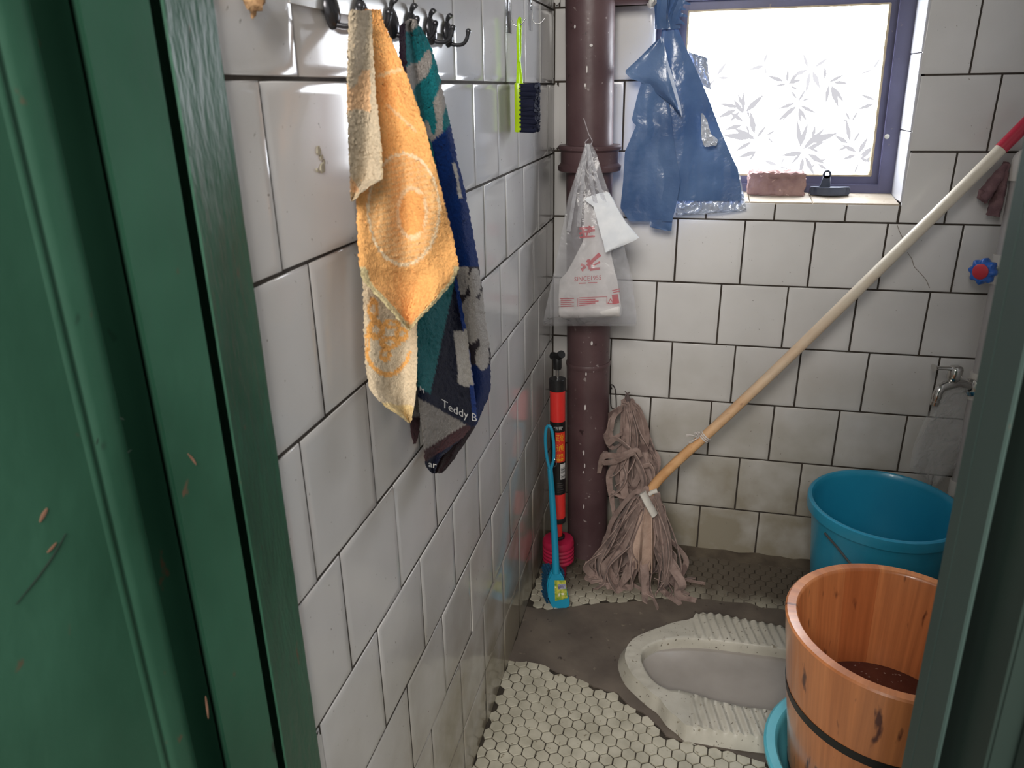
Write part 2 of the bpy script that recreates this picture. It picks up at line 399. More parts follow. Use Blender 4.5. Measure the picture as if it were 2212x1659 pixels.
for j in range(-50, 50):
    for i in range(-45, 45):
        dx = (i + 0.5 * (j % 2)) * HX; dy_ = j * HY
        c = V(0.1146 + dx * math.cos(ang) - dy_ * math.sin(ang), -0.71 + dx * math.sin(ang) + dy_ * math.cos(ang), 0)
        if not (0.0 < c.x < XR and -1.75 < c.y < -0.002): continue
        if inpoly(c.x, c.y, PP): continue
        if nz(c, 30) > 0.8: continue
        h = 0.0028 + random.gauss(0, 0.0004); rr = R_ + random.gauss(0, 0.0002); tx, ty = random.gauss(0, 0.012), random.gauss(0, 0.012)
        rings = []
        for q, hh in ((1, -0.003), (1, h - 0.0009), (0.93, h)):
            ring = []
            for k in range(6):
                a = math.pi / 6 + k * math.pi / 3 + ang
                x, y = max(0.0005, c.x + rr * q * math.cos(a)), min(-0.0005, c.y + rr * q * math.sin(a))
                ring.append(bm.verts.new((x, y, hh + tx * (x - c.x) + ty * (y - c.y))))
            rings.append(ring)
        for r1, r2 in zip(rings, rings[1:]):
            for k in range(6): bm.faces.new((r1[k], r1[(k + 1) % 6], r2[(k + 1) % 6], r2[k]))
        bm.faces.new(rings[-1])
def mosaic_material():
    m = mat('hexagon_mosaic', (164, 159, 142), (190, 185, 168), 22, 0.42, 0.25, 120, spots=(112, 102, 80), spot_scale=90, spot_cut=0.67)
    nt = m.node_tree; N, L = nt.nodes, nt.links; b = N['Principled BSDF']; src = b.inputs['Base Color'].links[0].from_socket
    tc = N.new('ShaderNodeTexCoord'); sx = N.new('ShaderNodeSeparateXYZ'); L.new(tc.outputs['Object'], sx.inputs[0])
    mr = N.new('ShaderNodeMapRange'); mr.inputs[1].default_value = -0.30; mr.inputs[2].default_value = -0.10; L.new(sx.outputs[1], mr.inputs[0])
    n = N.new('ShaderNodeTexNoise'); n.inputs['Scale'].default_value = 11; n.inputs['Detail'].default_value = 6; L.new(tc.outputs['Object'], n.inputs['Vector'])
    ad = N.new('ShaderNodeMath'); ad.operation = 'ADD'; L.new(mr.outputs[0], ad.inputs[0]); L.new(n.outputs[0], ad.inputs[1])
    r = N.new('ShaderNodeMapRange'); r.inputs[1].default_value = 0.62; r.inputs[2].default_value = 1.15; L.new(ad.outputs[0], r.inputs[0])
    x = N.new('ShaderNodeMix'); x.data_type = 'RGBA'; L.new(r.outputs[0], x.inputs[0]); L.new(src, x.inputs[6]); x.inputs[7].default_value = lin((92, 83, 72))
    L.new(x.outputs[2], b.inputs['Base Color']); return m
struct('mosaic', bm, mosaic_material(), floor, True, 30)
cement = mat('bare_cement', (84, 75, 68), (108, 98, 88), 9, 0.75, 0.5, 45, spots=[(128, 118, 104), (58, 50, 45)], spot_scale=34, spot_cut=0.68)
bm = BM(); prism(bm, [V(p.x, p.y, -0.004) for p in dense], (0, 0, 0.0075)); struct('cement_patch', bm, cement, floor)
bm = BM()                                   # grimy mortar fillet at the foot of the back wall
rows_ = []
for i in range(60):
    x = lerp(0.0, XR, i / 59); d = 0.045 + 0.02 * nz((x, 0, 0), 14); h = 0.011 + 0.007 * nz((x, 3, 0), 22)
    rows_.append([bm.verts.new(p) for p in ((x, -0.0005, h), (x, -d * 0.45, h * 0.55), (x, -d, 0.0005))])
for a, b in zip(rows_, rows_[1:]):
    for k in range(2): bm.faces.new((a[k], b[k], b[k + 1], a[k + 1]))
struct('mortar_fillet', bm, mat('grimy_mortar', (74, 64, 54), (100, 90, 76), 20, 0.85, 0.6, 60), floor, True)

# ------------------------------------------------------------------ green door frame and door leaf
def green_paint(name, bump, bscale, stretch, rough=0.42, chips=True):
    return mat(name, (34, 74, 56), (54, 98, 78), 7, rough, bump, bscale, stretch=stretch, spots=[(28, 50, 40), (92, 74, 58)] if chips else None, spot_scale=30, spot_cut=0.70, bdist=0.004, lo=0.3, hi=0.72)
green_rough = green_paint('rough_sawn_green_paint', 0.55, 55, (2.2, 2.2, 0.55), 0.42)
green_smooth = green_paint('smooth_green_paint', 0.18, 45, (1, 1, 0.6), 0.38)
green_dull = mat('dull_green_paint', (56, 74, 70), (64, 84, 79), 5, 0.6, 0.15, 40, stretch=(1, 1, 0.5), spots=[(45, 60, 52), (128, 96, 84)], spot_scale=22, spot_cut=0.74)
bm = BM()
n_ = 90                                       # left jamb: its arris against the tiles is worn and nicked
ring = []
for i in range(n_ + 1):
    z = 2.04 * i / n_; nk = 0.0022 * max(0, nz((0, 0, z), 30) - 0.15) + 0.0008 * nz((0, 0, z), 90)
    ring.append([bm.verts.new(p) for p in ((-0.14, YF - 0.02, z), (-0.14, YF + 0.0, z), (0.002, YF + 0.0 - nk * 0.3, z), (0.0045, YF - 0.002 - nk, z), (0.0045 + 0.0004 * nz((3, 0, z), 40), YF - 0.0572, z), (0.0032, YF - 0.0584, z), (-0.003, YF - 0.030, z), (-0.012, YF - 0.02, z))])
for a, b in zip(ring, ring[1:]):
    for k in range(8): bm.faces.new((a[k], a[(k + 1) % 8], b[(k + 1) % 8], b[k]))
bm.faces.new(ring[0]); bm.faces.new(ring[-1][::-1])
box(bm, (-0.14, -1.47, 0.0), (-0.056, YF - 0.021, 2.04))  # unseen block added behind the jamb to keep the hinge gap dark
struct('trim_1', bm, green_rough, None, True, 30)
bm = BM()                                     # right jamb with its rebate, leaning a little
def jx(x, z): return x - (z - 0.93) * 0.022
for (xa, xb, ya, yb) in ((0.529, 0.5318, -1.403, -1.3625), (0.529, 0.62, -1.3625, -1.343)):
    hexa(bm, [V(jx(xa, z), ya, z) if q == 0 else V(jx(xb, z), ya, z) if q == 1 else V(jx(xb, z), yb, z) if q == 2 else V(jx(xa, z), yb, z) for z in (0.0, 2.04) for q in range(4)])
bmesh.ops.bevel(bm, geom=[e for e in bm.edges if abs((e.verts[0].co - e.verts[1].co).z) > 1], offset=0.0008, segments=2, affect='EDGES')
struct('trim_2', bm, green_dull, None, True, 30)
dark_paint = mat('dark_green_paint', (38, 52, 47), (44, 60, 54), 5, 0.6, 0.15, 40)
bm = BM(); hexa(bm, [V(jx(0.5425, z), -1.442, z) if q == 0 else V(0.62, -1.442, z) if q == 1 else V(0.62, -1.3665, z) if q == 2 else V(jx(0.5425, z), -1.3665, z) for z in (0.0, 2.04) for q in range(4)])
bmesh.ops.bevel(bm, geom=[e for e in bm.edges if abs((e.verts[0].co - e.verts[1].co).z) > 1], offset=0.002, segments=2, affect='EDGES'); struct('trim_5', bm, dark_paint, None, True, 30)
bm = BM()                                     # casing round the right side
hexa(bm, [V(jx(0.556, z), -1.475, z) if q == 0 else V(0.66, -1.475, z) if q == 1 else V(0.66, -1.443, z) if q == 2 else V(jx(0.556, z), -1.443, z) for z in (0.0, 2.1) for q in range(4)])
bmesh.ops.bevel(bm, geom=[e for e in bm.edges if abs((e.verts[0].co - e.verts[1].co).z) > 1], offset=0.004, segments=2, affect='EDGES')
struct('trim_3', bm, dark_paint, None, True, 30)
bm = BM(); box(bm, (0.0, YF - 0.06, 1.98), (0.56, YF, 2.04)); struct('trim_4', bm, green_dull)
door = struct('door_1'); th_ = math.radians(12)
DA = V(0.002, -1.417, 0); DD = V(-math.sin(th_), -math.cos(th_), 0); DN = V(math.cos(th_), -math.sin(th_), 0)
def dbox(bm, s0, s1, n0, n1, z0, z1, under=0):
    hexa(bm, [DA + DD * s + DN * n + V(0, 0, z) for z in (z0, z1) for s, n in ((s0, n0), (s0, n1), (s1, n1), (s1 - under, n0))])
bm = BM(); dbox(bm, -0.0048, 0.0465, -0.044, 0.0, 0.012, 1.97, 0.03); dbox(bm, 0.44, 0.53, -0.044, 0.0, 0.012, 1.97)
bmesh.ops.bevel(bm, geom=[e for e in bm.edges if abs((e.verts[0].co - e.verts[1].co).z) > 1], offset=0.0015, segments=2, affect='EDGES')
obj('stile', bm, green_smooth, door, angle=30)
bm = BM()
for z0, z1 in ((0.012, 0.12), (1.85, 1.97)): dbox(bm, 0.0465, 0.44, -0.034, -0.001, z0, z1)
obj('rail', bm, green_smooth, door, smooth=False)
bm = BM(); dbox(bm, 0.018, 0.44, -0.05, -0.0445, 0.12, 1.85); dbox(bm, 0.063, 0.44, -0.042, -0.0165, 0.12, 1.85); obj('panel', bm, green_smooth, door, smooth=False)
bm = BM()
pr = [(0.0625, -0.022), (0.0630, -0.0168), (0.0645, -0.0156), (0.070, -0.0152), (0.079, -0.0153), (0.0845, -0.0160), (0.0865, -0.0174), (0.0875, -0.0158), (0.0905, -0.0156), (0.093, -0.0166), (0.093, -0.022)]
prism(bm, [DA + DD * s + DN * n + V(0, 0, 0.12) for s, n in pr], (0, 0, 1.73)); obj('moulding', bm, green_smooth, door, angle=60)

def on_leaf(px, py, n):
    d = ray(px, py); return CAM + d * ((DA + DN * n - CAM).dot(DN) / d.dot(DN))
scuff_m = mat('dark_scuff', (24, 42, 34), (34, 52, 42), 60, 0.7); chip_m = mat('bare_wood_chip', (122, 84, 66), (140, 104, 84), 60, 0.8)
def scuff(name, m, pts, wd, n=-0.0160):
    bm = BM(); ribbon(bm, bez([on_leaf(x, y, n) for x, y in pts], 6), lambda t: wd * (0.3 + 0.9 * math.sin(3.1 * t)), 0.0004, tuple(DN.cross(V(0.3, 0.4, 1)))); obj(name, bm, m, door)
scuff('scuff_mark', scuff_m, ((208, 960), (222, 918), (244, 900), (268, 906)), 0.0022)
scuff('scuff_mark', scuff_m, ((236, 1004), (262, 986), (284, 972)), 0.0014)
scuff('scuff_mark', scuff_m, ((34, 1306), (80, 1250), (118, 1196), (142, 1152)), 0.0010)
scuff('scuff_mark', scuff_m, ((258, 1022), (268, 1016), (276, 1008)), 0.0010)
scuff('paint_chip', chip_m, ((86, 1128), (94, 1112), (102, 1098)), 0.0022)
scuff('paint_chip', chip_m, ((102, 1194), (112, 1184), (122, 1172)), 0.0014)
scuff('paint_chip', chip_m, ((406, 980), (416, 992), (424, 1004)), 0.0014, 0.0004)
scuff('paint_chip', chip_m, ((444, 1504), (447, 1526), (450, 1552)), 0.0014, -0.002)

# ------------------------------------------------------------------ the window
win = struct('window_1'); YG = 0.11
frame_m = mat('flare_tinted_frame_paint', (76, 75, 100), (94, 94, 124), 7, 0.45, 0.2, 60, spots=(140, 126, 118), spot_scale=60, spot_cut=0.7)  # brown-red frame; the purple-blue cast of lens flare is put into its colour
def xg(z): return 0.733 - (z - 1.003) * 0.032
GZ0, GZ1, GX0 = 1.003, 1.3655, 0.2935
bm = BM()
hexa(bm, [V(xg(z), y, z) if q in (0, 3) else V(wxr(z) + 0.004, y, z) for z in (0.955, WZ1) for q, y in ((0, 0.105), (1, 0.105), (2, 0.14), (3, 0.14))])
hexa(bm, [V(xg(z) + 0.017, y, z) if q in (0, 3) else V(wxr(z) + 0.004, y, z) for z in (0.955, WZ1) for q, y in ((0, 0.094), (1, 0.094), (2, 0.106), (3, 0.106))])
hexa(bm, [V(WX0 - 0.004, y, z) if q in (0, 3) else V(GX0, y, z) for z in (0.955, WZ1) for q, y in ((0, 0.105), (1, 0.105), (2, 0.14), (3, 0.14))])
hexa(bm, [V(WX0 - 0.004, y, z) if q in (0, 3) else V(GX0 - 0.02, y, z) for z in (0.955, WZ1) for q, y in ((0, 0.094), (1, 0.094), (2, 0.106), (3, 0.106))])
hexa(bm, [V(x, y, z) for z, _ in ((0.955, 0), (GZ0, 0)) for x, y in ((GX0, 0.1055), (0.74, 0.1055), (0.74, 0.1395), (GX0, 0.1395))])
hexa(bm, [V(x, y, z) for z, _ in ((0.955, 0), (0.984, 0)) for x, y in ((GX0 - 0.02, 0.0945), (0.76, 0.0945), (0.76, 0.1058), (GX0 - 0.02, 0.1058))])
hexa(bm, [V(x, y, z + 0.012 * (0.733 - x) * 0) for z in (GZ1, WZ1) for x, y in ((GX0, 0.1055), (0.74, 0.1055), (0.74, 0.1395), (GX0, 0.1395))])
hexa(bm, [V(x, y, z) for z in (GZ1 + 0.02, WZ1) for x, y in ((GX0 - 0.02, 0.0945), (0.76, 0.0945), (0.76, 0.1058), (GX0 - 0.02, 0.1058))])
bmesh.ops.bevel(bm, geom=list(bm.edges), offset=0.0012, segments=2, affect='EDGES')
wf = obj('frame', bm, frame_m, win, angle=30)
bm = BM()                                     # crumbling putty line round the glass
def putty(a, b, wd, seed):
    n = 70; L_ = []
    up = (b - a).normalized(); side = V(-up.z, 0, up.x)
    for i in range(n + 1):
        p = a.lerp(b, i / n); w_ = wd * (0.7 + 0.9 * abs(nz((i * 0.35, seed, 0)))); w_ = max(w_, 0.0008)
        L_.append([bm.verts.new(q) for q in (p - side * 0.002, p - side * 0.002 + V(0, -0.006, 0), p + side * w_ * 0.5 + V(0, -0.005, 0), p + side * w_)])
    for r1, r2 in zip(L_, L_[1:]):
        for k in range(3): bm.faces.new((r1[k], r2[k], r2[k + 1], r1[k + 1]))
yp = 0.110
putty(V(xg(GZ0), yp, GZ0), V(xg(GZ1), yp, GZ1), 0.0055, 1); putty(V(GX0, yp, GZ1), V(GX0, yp, GZ0), 0.004, 2)
putty(V(GX0, yp, GZ0), V(0.734, yp, GZ0), 0.004, 3); putty(V(0.722, yp, GZ1), V(GX0, yp, GZ1 - 0.001), 0.0035, 4)
obj('putty', bm, mat('old_putty', (150, 136, 112), (176, 160, 132), 60, 0.8), wf)
# frosted pane printed with bamboo leaves, daylight behind it
pane_light = emission('daylit_frosted_glass', (242, 247, 255), WINDOW_LIGHT)
leaf_a = emission('printed_leaf', (216, 215, 220), 1.0); leaf_b = emission('faint_printed_leaf', (236, 235, 240), 1.0)
bm = BM()
poly(bm, [V(GX0 - 0.004, YG + 0.004, GZ0 - 0.004), V(xg(GZ0) + 0.004, YG + 0.004, GZ0 - 0.004), V(xg(GZ1) + 0.004, YG + 0.004, GZ1 + 0.004), V(GX0 - 0.004, YG + 0.004, GZ1 + 0.004)])
def leaf(px, py, L_, deg, wd=0.16, mi=1):
    a = math.radians(deg); up = V(math.cos(a), 0, math.sin(a)); sd = V(-up.z, 0, up.x); c = ony(px, py, YG + 0.0032); L_ *= 0.00122
    prof = [(0, 0.0), (0.18, 0.6), (0.4, 1.0), (0.7, 0.62), (1, 0)]
    l = [c + up * t * L_ + sd * h * wd * L_ * 0.5 for t, h in prof]; r = [c + up * t * L_ - sd * h * wd * L_ * 0.5 for t, h in prof[1:-1]]
    poly(bm, l + r[::-1], mi)
def spray(px, py, items, mi=1):
    for dx, dy2, L_, d in items: leaf(px + dx, py + dy2, L_ * 1.0, d + random.uniform(-6, 6), random.uniform(0.18, 0.27), mi)
def twig(px, py, qx, qy, mi=1):
    a, b = ony(px, py, YG + 0.0034), ony(qx, qy, YG + 0.0034); s = (b - a).normalized(); n_ = V(-s.z, 0, s.x) * 0.0005
    poly(bm, [a - n_, b - n_, b + n_, a + n_], mi)
spray(1700, 172, [(4, 10, 30, 60), (2, 8, 26, 20), (-6, 4, 34, 165), (-2, 10, 20, 190), (0, 6, 24, 95), (8, 14, 16, -30)]); twig(1675, 170, 1706, 184)
spray(1722, 228, [(0, 0, 44, 215), (-4, -6, 34, 200), (2, 4, 32, -50), (6, 0, 36, -30), (2, -8, 26, 60), (0, -14, 22, 130), (-12, 6, 28, 235), (4, 8, 26, -75), (8, -10, 20, 20)]); twig(1700, 246, 1726, 206)
spray(1598, 232, [(0, 0, 42, 165), (-6, 4, 40, 205), (0, 8, 28, 235), (6, -4, 24, 120), (16, 4, 18, -70)]); twig(1560, 226, 1612, 240)
spray(1606, 244, [(0, 0, 42, 95), (4, -2, 46, 45), (0, 2, 36, 125), (-4, 4, 18, 200)])
spray(1606, 262, [(0, 0, 34, 150), (-2, 8, 36, 200), (6, 8, 20, -60), (10, -4, 16, 60)]); twig(1596, 255, 1632, 298)
spray(1630, 296, [(0, 0, 62, 172), (2, 6, 50, 150), (0, -6, 44, 105), (4, 2, 30, 60), (-6, 10, 36, 215)]); twig(1628, 294, 1660, 290)
spray(1656, 292, [(0, 0, 18, 30), (2, 4, 18, -40)]); twig(1632, 300, 1642, 330); spray(1636, 326, [(0, 0, 40, 195), (-4, 2, 22, 240)])
spray(1727, 320, [(0, 0, 50, 75), (6, 4, 56, 45), (2, -4, 52, 100), (14, -12, 60, 12), (16, -4, 30, -20), (28, -20, 26, 80)])
spray(1735, 330, [(0, 0, 42, 190), (4, 8, 44, -60), (0, 8, 40, -95), (10, 2, 40, -25), (-4, 0, 30, 230), (8, -8, 36, 25)]); twig(1716, 332, 1772, 352)
spray(1764, 350, [(0, 0, 22, 20), (2, 4, 24, -30), (-4, 2, 18, 250)]); spray(1680, 358, [(0, 0, 30, 160), (2, 2, 22, -20), (6, 0, 20, 70)], 2)
spray(1836, 306, [(0, 0, 44, 110), (-4, 4, 32, 150), (0, 8, 26, 200), (8, 0, 22, 60)]); twig(1832, 304, 1852, 334)
spray(1850, 328, [(0, 0, 32, 160), (4, 4, 34, 70), (0, 6, 28, 205), (8, 8, 36, 35), (6, 12, 24, -20)]); spray(1858, 346, [(0, 0, 40, 50), (6, 4, 44, 20), (-4, 8, 22, 250)])
spray(1836, 260, [(0, 0, 20, 120), (4, 2, 22, 60), (-2, 2, 14, 170)])
spray(1790, 178, [(0, 0, 30, 30), (6, 6, 44, -70), (8, 8, 40, -50), (0, 6, 34, -95), (-8, -6, 26, 100), (10, 0, 28, 0)]); twig(1770, 154, 1800, 190); twig(1770, 154, 1742, 140, 2)
spray(1745, 150, [(0, 0, 30, 200), (4, 6, 40, -95), (10, 4, 36, -60), (0, -4, 28, 120), (14, -4, 30, 40)], 2)
spray(1652, 142, [(0, 0, 30, 195), (-2, -6, 20, 80), (0, 4, 16, -70)], 2); spray(1548, 164, [(0, 0, 30, 60), (2, 4, 26, 0), (-4, 8, 26, 230)], 2)
spray(1890, 216, [(0, 0, 30, 160), (-2, 8, 30, 200)], 1); spray(1885, 150, [(0, 0, 24, 60), (0, 0, 22, 200)], 2)
obj('pane', bm, [pane_light, leaf_a, leaf_b], win, smooth=False)
bm = BM(); c = ony(1916, 295, 0.0935)
lathe(bm, [(0.0, -0.001), (0.003, -0.001), (0.0038, 0.0), (0.0052, 0.0006), (0.0055, 0.0022), (0.0045, 0.003), (0.0, 0.003)], c + V(0, 0.0015, 0), (0, -1, 0), 20); obj('screw', bm, mat('dull_zinc', (196, 196, 186), None, rough=0.4, metal=0.5), wf, label='pale round screw washer')
# tiled reveal and sill
reveal_m = mat('reveal_tile', (190, 190, 194), (204, 204, 208), 6, 0.2, 0.08, 12)
bm = BM()
for z0, z1 in ((0.957, 1.105), (1.107, 1.262), (1.264, WZ1)):
    hexa(bm, [V(wxr(z), 0.001, z) if q == 0 else V(wxr(z) + 0.006, 0.001, z) if q == 1 else V(wxr(z) + 0.006, 0.095, z) if q == 2 else V(wxr(z), 0.095, z) for z in (z0, z1) for q in range(4)])
    hexa(bm, [V(WX0 - 0.006, 0.001, z) if q == 0 else V(WX0, 0.001, z) if q == 1 else V(WX0, 0.095, z) if q == 2 else V(WX0 - 0.006, 0.095, z) for z in (z0, z1) for q in range(4)])
bmesh.ops.bevel(bm, geom=list(bm.edges), offset=0.001, segments=2, affect='EDGES'); obj('reveal', bm, reveal_m, win, angle=30)
bm = BM()
for x0, x1 in ((WX0, 0.365), (0.3665, 0.46), (0.4615, 0.5985), (0.6, 0.7815)):
    hexa(bm, [V(x, y, z + (0.012 * y / 0.1)) for z in (0.946, 0.953) for x, y in ((x0, 0.0005), (x1, 0.0005), (x1, 0.105), (x0, 0.105))])
bmesh.ops.bevel(bm, geom=list(bm.edges), offset=0.0012, segments=2, affect='EDGES')
obj('sill', bm, mat('dusty_sill_tile', (186, 176, 160), (166, 150, 128), 14, 0.6, 0.2, 90, spots=(140, 118, 92), spot_scale=110, spot_cut=0.68), win, angle=30, label='pale tiled sill dusted with sand coloured grit')
def sill_z(y): return 0.953 + 0.12 * y

bm = BM()                                     # hairline crack across one tile of the back wall
ribbon(bm, bez([ony(x, y, -0.0010) for x, y in ((1960, 545), (1970, 560), (1975, 576), (1988, 590), (2000, 604), (2008, 622))], 8), 0.0011, 0.0006, (1, 0, 0)); ribbon(bm, bez([ony(x, y, -0.0010) for x, y in ((1938, 486), (1944, 502), (1950, 514))], 8), 0.0011, 0.0006, (1, 0, 0))
struct('hairline_crack', bm, mat('crack_line', (128, 118, 108), None, rough=0.8), wall_back)

# things on the sill
bm = BM(); bmesh.ops.create_cube(bm, size=1); bmesh.ops.subdivide_edges(bm, edges=bm.edges, cuts=34, use_grid_fill=True)
for v in bm.verts:
    p = v.co.copy(); q = V(p.x * 0.128, p.y * 0.047, p.z * 0.053)
    e = sum(1 for k in range(3) if abs(p[k]) > 0.45)
    d = 0.0042 * nz(q, 45) + 0.0030 * nz(q, 130, 3) - (0.0035 if e >= 2 else 0)
    if p.z > 0.25: d -= 0.007 * abs(nz(q, 70, 9)) + 0.006 * max(0, nz((q.x, q.y * 3, 0), 60, 4))
    if p.x < -0.3: d -= 0.004 * abs(nz(q, 40, 2))
    q += q.normalized() * d; q.z += 0.0 ; v.co = V(0.5215 + q.x, 0.0775 + q.y, sill_z(0.0775) + 0.0265 + max(q.z, -0.0262) + 0.12 * q.y)
tag(obj('brick', bm, mat('weathered_brick', (128, 100, 98), (152, 124, 118), 30, 0.9, 0.8, 120, spots=(204, 176, 162), spot_scale=50, spot_cut=0.66), base=(0.5215, 0.0775, 0.955), angle=60), 'rough broken red brick lying on the window sill', 'brick')
t = thing('hanging_hook_plate', 'small dark plastic hook plate with an upright ring on the window sill', 'hook', (0.642, 0.072, 0.9625))
dark = mat('dark_slate_plastic', (54, 60, 76), (70, 76, 92), 30, 0.4, 0.2, 80)
bm = BM(); zb = 0.9618
out = [(-0.052, 0.0), (-0.05, -0.008), (-0.04, -0.008), (-0.037, -0.014), (-0.02, -0.02), (0.0, -0.022), (0.02, -0.02), (0.037, -0.014), (0.04, -0.008), (0.05, -0.008), (0.052, 0.0), (0.05, 0.008), (0.04, 0.012), (-0.04, 0.012), (-0.05, 0.008)]
prism(bm, [V(0.642 + x * 0.86, 0.071 + y, zb + 0.001) for x, y in out], (0, 0, 0.018))
bmesh.ops.bevel(bm, geom=list(bm.edges), offset=0.0018, segments=2, affect='EDGES'); obj('base', bm, dark, t, angle=35)
bm = BM()
prism(bm, [V(0.6315 + x, 0.066, zb + 0.017 + z) for x, z in ((-0.015, 0), (0.011, 0), (0.0078, 0.028), (-0.007, 0.028), (-0.0095, 0.010))], (0, 0.008, 0))
bmesh.ops.bevel(bm, geom=list(bm.edges), offset=0.001, segments=1, affect='EDGES'); rt = obj('upright', bm, dark, t, angle=35)
bm = BM(); cr = V(0.6319, 0.070, zb + 0.0475); lathe(bm, [(0.0044, -0.004), (0.0095, -0.004), (0.0095, 0.004), (0.0044, 0.004)], cr, (0, 1, 0), 24, closed=True); obj('ring', bm, dark, rt, angle=35)

# ------------------------------------------------------------------ soil pipe
pipe_m = mat('maroon_painted_iron', (80, 58, 61), (96, 74, 76), 9, 0.42, 0.35, 50, spots=[(56, 40, 42), (150, 138, 136)], spot_scale=40, spot_cut=0.69)
sp = thing('soil_pipe', 'thick maroon painted soil pipe standing in the corner with a square collar', 'pipe', (0.1115, -0.0605, 0.0))
def pc(z): return V(0.1118 - 0.0168 * z, -0.0605, z)
bm = BM(); tube(bm, [pc(z) for z in (0.0005, 0.05, 0.3, 0.56)], 0.0545, 40); obj('lower_pipe', bm, pipe_m, sp, angle=30)
bm = BM(); tube(bm, [pc(z) for z in (0.548, 0.553, 0.558, 0.562)], lambda t: 0.0562 if 0.2 < t < 0.8 else 0.0548, 40); obj('joint_seam', bm, pipe_m, sp)
bm = BM(); tube(bm, [pc(z) for z in (0.556, 0.8, 1.05, 1.2, CEIL - 0.001)], 0.0535, 40); obj('upper_pipe', bm, pipe_m, sp, angle=30)
bm = BM(); c = pc(1.06)
prof = [(0.0535, -0.001), (0.062, 0.0), (0.0715, 0.003), (0.0725, 0.008), (0.0725, 0.013), (0.068, 0.017), (0.066, 0.02), (0.066, 0.045), (0.068, 0.048), (0.0715, 0.05), (0.072, 0.055), (0.07, 0.059), (0.0535, 0.060)]
lathe(bm, prof, V(c.x + 0.0005, c.y, 1.027 - 0.003), (0, 0, 1), 48, mod=lambda a: 1.0 if True else 1)
obj('collar', bm, pipe_m, sp, angle=30)
# dribbles of white paint
drip_m = mat('white_paint_drip', (214, 208, 206), None, rough=0.5)
for px, py, L_, s in ((1278, 742, 12, 3.5), (1282, 800, 14, 3), (1266, 808, 10, 2.5), (1264, 880, 16, 3.5), (1261, 978, 16, 2.5), (1263, 1006, 14, 2.5), (1260, 1020, 8, 2), (1261, 1094, 14, 2.2), (1241, 57, 8, 3), (1277, 98, 6, 5), (1268, 150, 16, 2), (1264, 184, 8, 3)):
    c = ony(px, py, -0.1148); s2 = s * 0.0009; l2 = L_ * 0.00095; ax_ = pc(c.z)
    P_ = []
    for k in range(8):
        a = k * math.pi / 4; q = c + V(math.cos(a) * s2 * 0.8, 0, math.sin(a) * l2 * 0.5); dx = q.x - ax_.x
        P_.append(V(q.x, ax_.y - math.sqrt(max(0, 0.05535 ** 2 - dx * dx)), q.z))
    bm = BM(); prism(bm, P_, (0, 0.0012, 0)); obj('paint_dribble', bm, drip_m, sp, label='white paint dribble')
bm = BM(); tube(bm, [V(0.12, -0.05, 1.394), V(0.2, -0.05, 1.394), V(0.216, -0.05, 1.394)], 0.0255, 28); hb = obj('branch_pipe', bm, pipe_m, sp, angle=30)
bm = BM(); bmesh.ops.create_icosphere(bm, subdivisions=3, radius=1)
for v in bm.verts: p = v.co.copy(); v.co = V(0.2185, -0.045, 1.378) + V(p.x * 0.012, p.y * 0.022, p.z * 0.017) * (1 + 0.35 * nz(p, 2.2))
obj('mortar_blob', bm, mat('white_mortar', (214, 212, 210), (232, 230, 228), 30, 0.8, 0.4, 60), sp, label='white mortar at the pipe end')

# ------------------------------------------------------------------ hook rail on the left wall
steel = mat('gunmetal_hook', (58, 58, 62), (84, 84, 88), 30, 0.25, 0.1, 60, metal=0.7)
plate_m = mat('satin_steel_plate', (205, 204, 202), (222, 221, 219), 12, 0.32, metal=0.65)
hr = thing('hook_rail', 'satin steel hook rail with dark leaf hooks screwed to the left tiled wall', 'hook rail', (0.0, -1.0, 1.283))
bm = BM(); box(bm, (0.0006, -1.235, 1.2715), (0.0034, -0.811, 1.2955), bev=0.0006); obj('back_plate', bm, plate_m, hr, angle=30)
def hook(y):
    bm = BM(); c = V(0.0055, y, 1.272)
    for sgn in (1,):
        r = bmesh.ops.create_uvsphere(bm, u_segments=20, v_segments=12, radius=1)
        for v in r['verts']:
            p = v.co; wv = 1.0 - 0.25 * max(0, -p.z); v.co = V(c.x + p.x * (0.0105 if p.x > 0 else 0.004) * (0.75 - 0.25 * p.z), c.y + p.y * 0.0125 * wv, c.z + p.z * 0.0165)
    bm2 = bm
    tube(bm, bez([V(0.006, y, 1.284), V(0.0075, y - 0.001, 1.290), V(0.0105, y - 0.002, 1.2935), V(0.0125, y - 0.002, 1.2915)], 6), lambda t: 0.0022 + 0.0016 * t, 10)
    tube(bm, bez([V(0.005, y, 1.266), V(0.010, y, 1.2605), V(0.019, y, 1.2585), V(0.0275, y, 1.2600), V(0.0325, y, 1.2665), V(0.0345, y, 1.273)], 8), lambda t: 0.0031 - 0.0007 * math.sin(t * 3), 12)
    r = bmesh.ops.create_uvsphere(bm, u_segments=12, v_segments=8, radius=0.0037)
    for v in r['verts']: v.co += V(0.0346, y, 1.2745)
    return bm
for y in (-1.234 + 0.0, -1.166, -1.098, -1.018, -0.956, -0.8896, -0.8215)[1:]: obj('hook', hook(y), steel, hr)

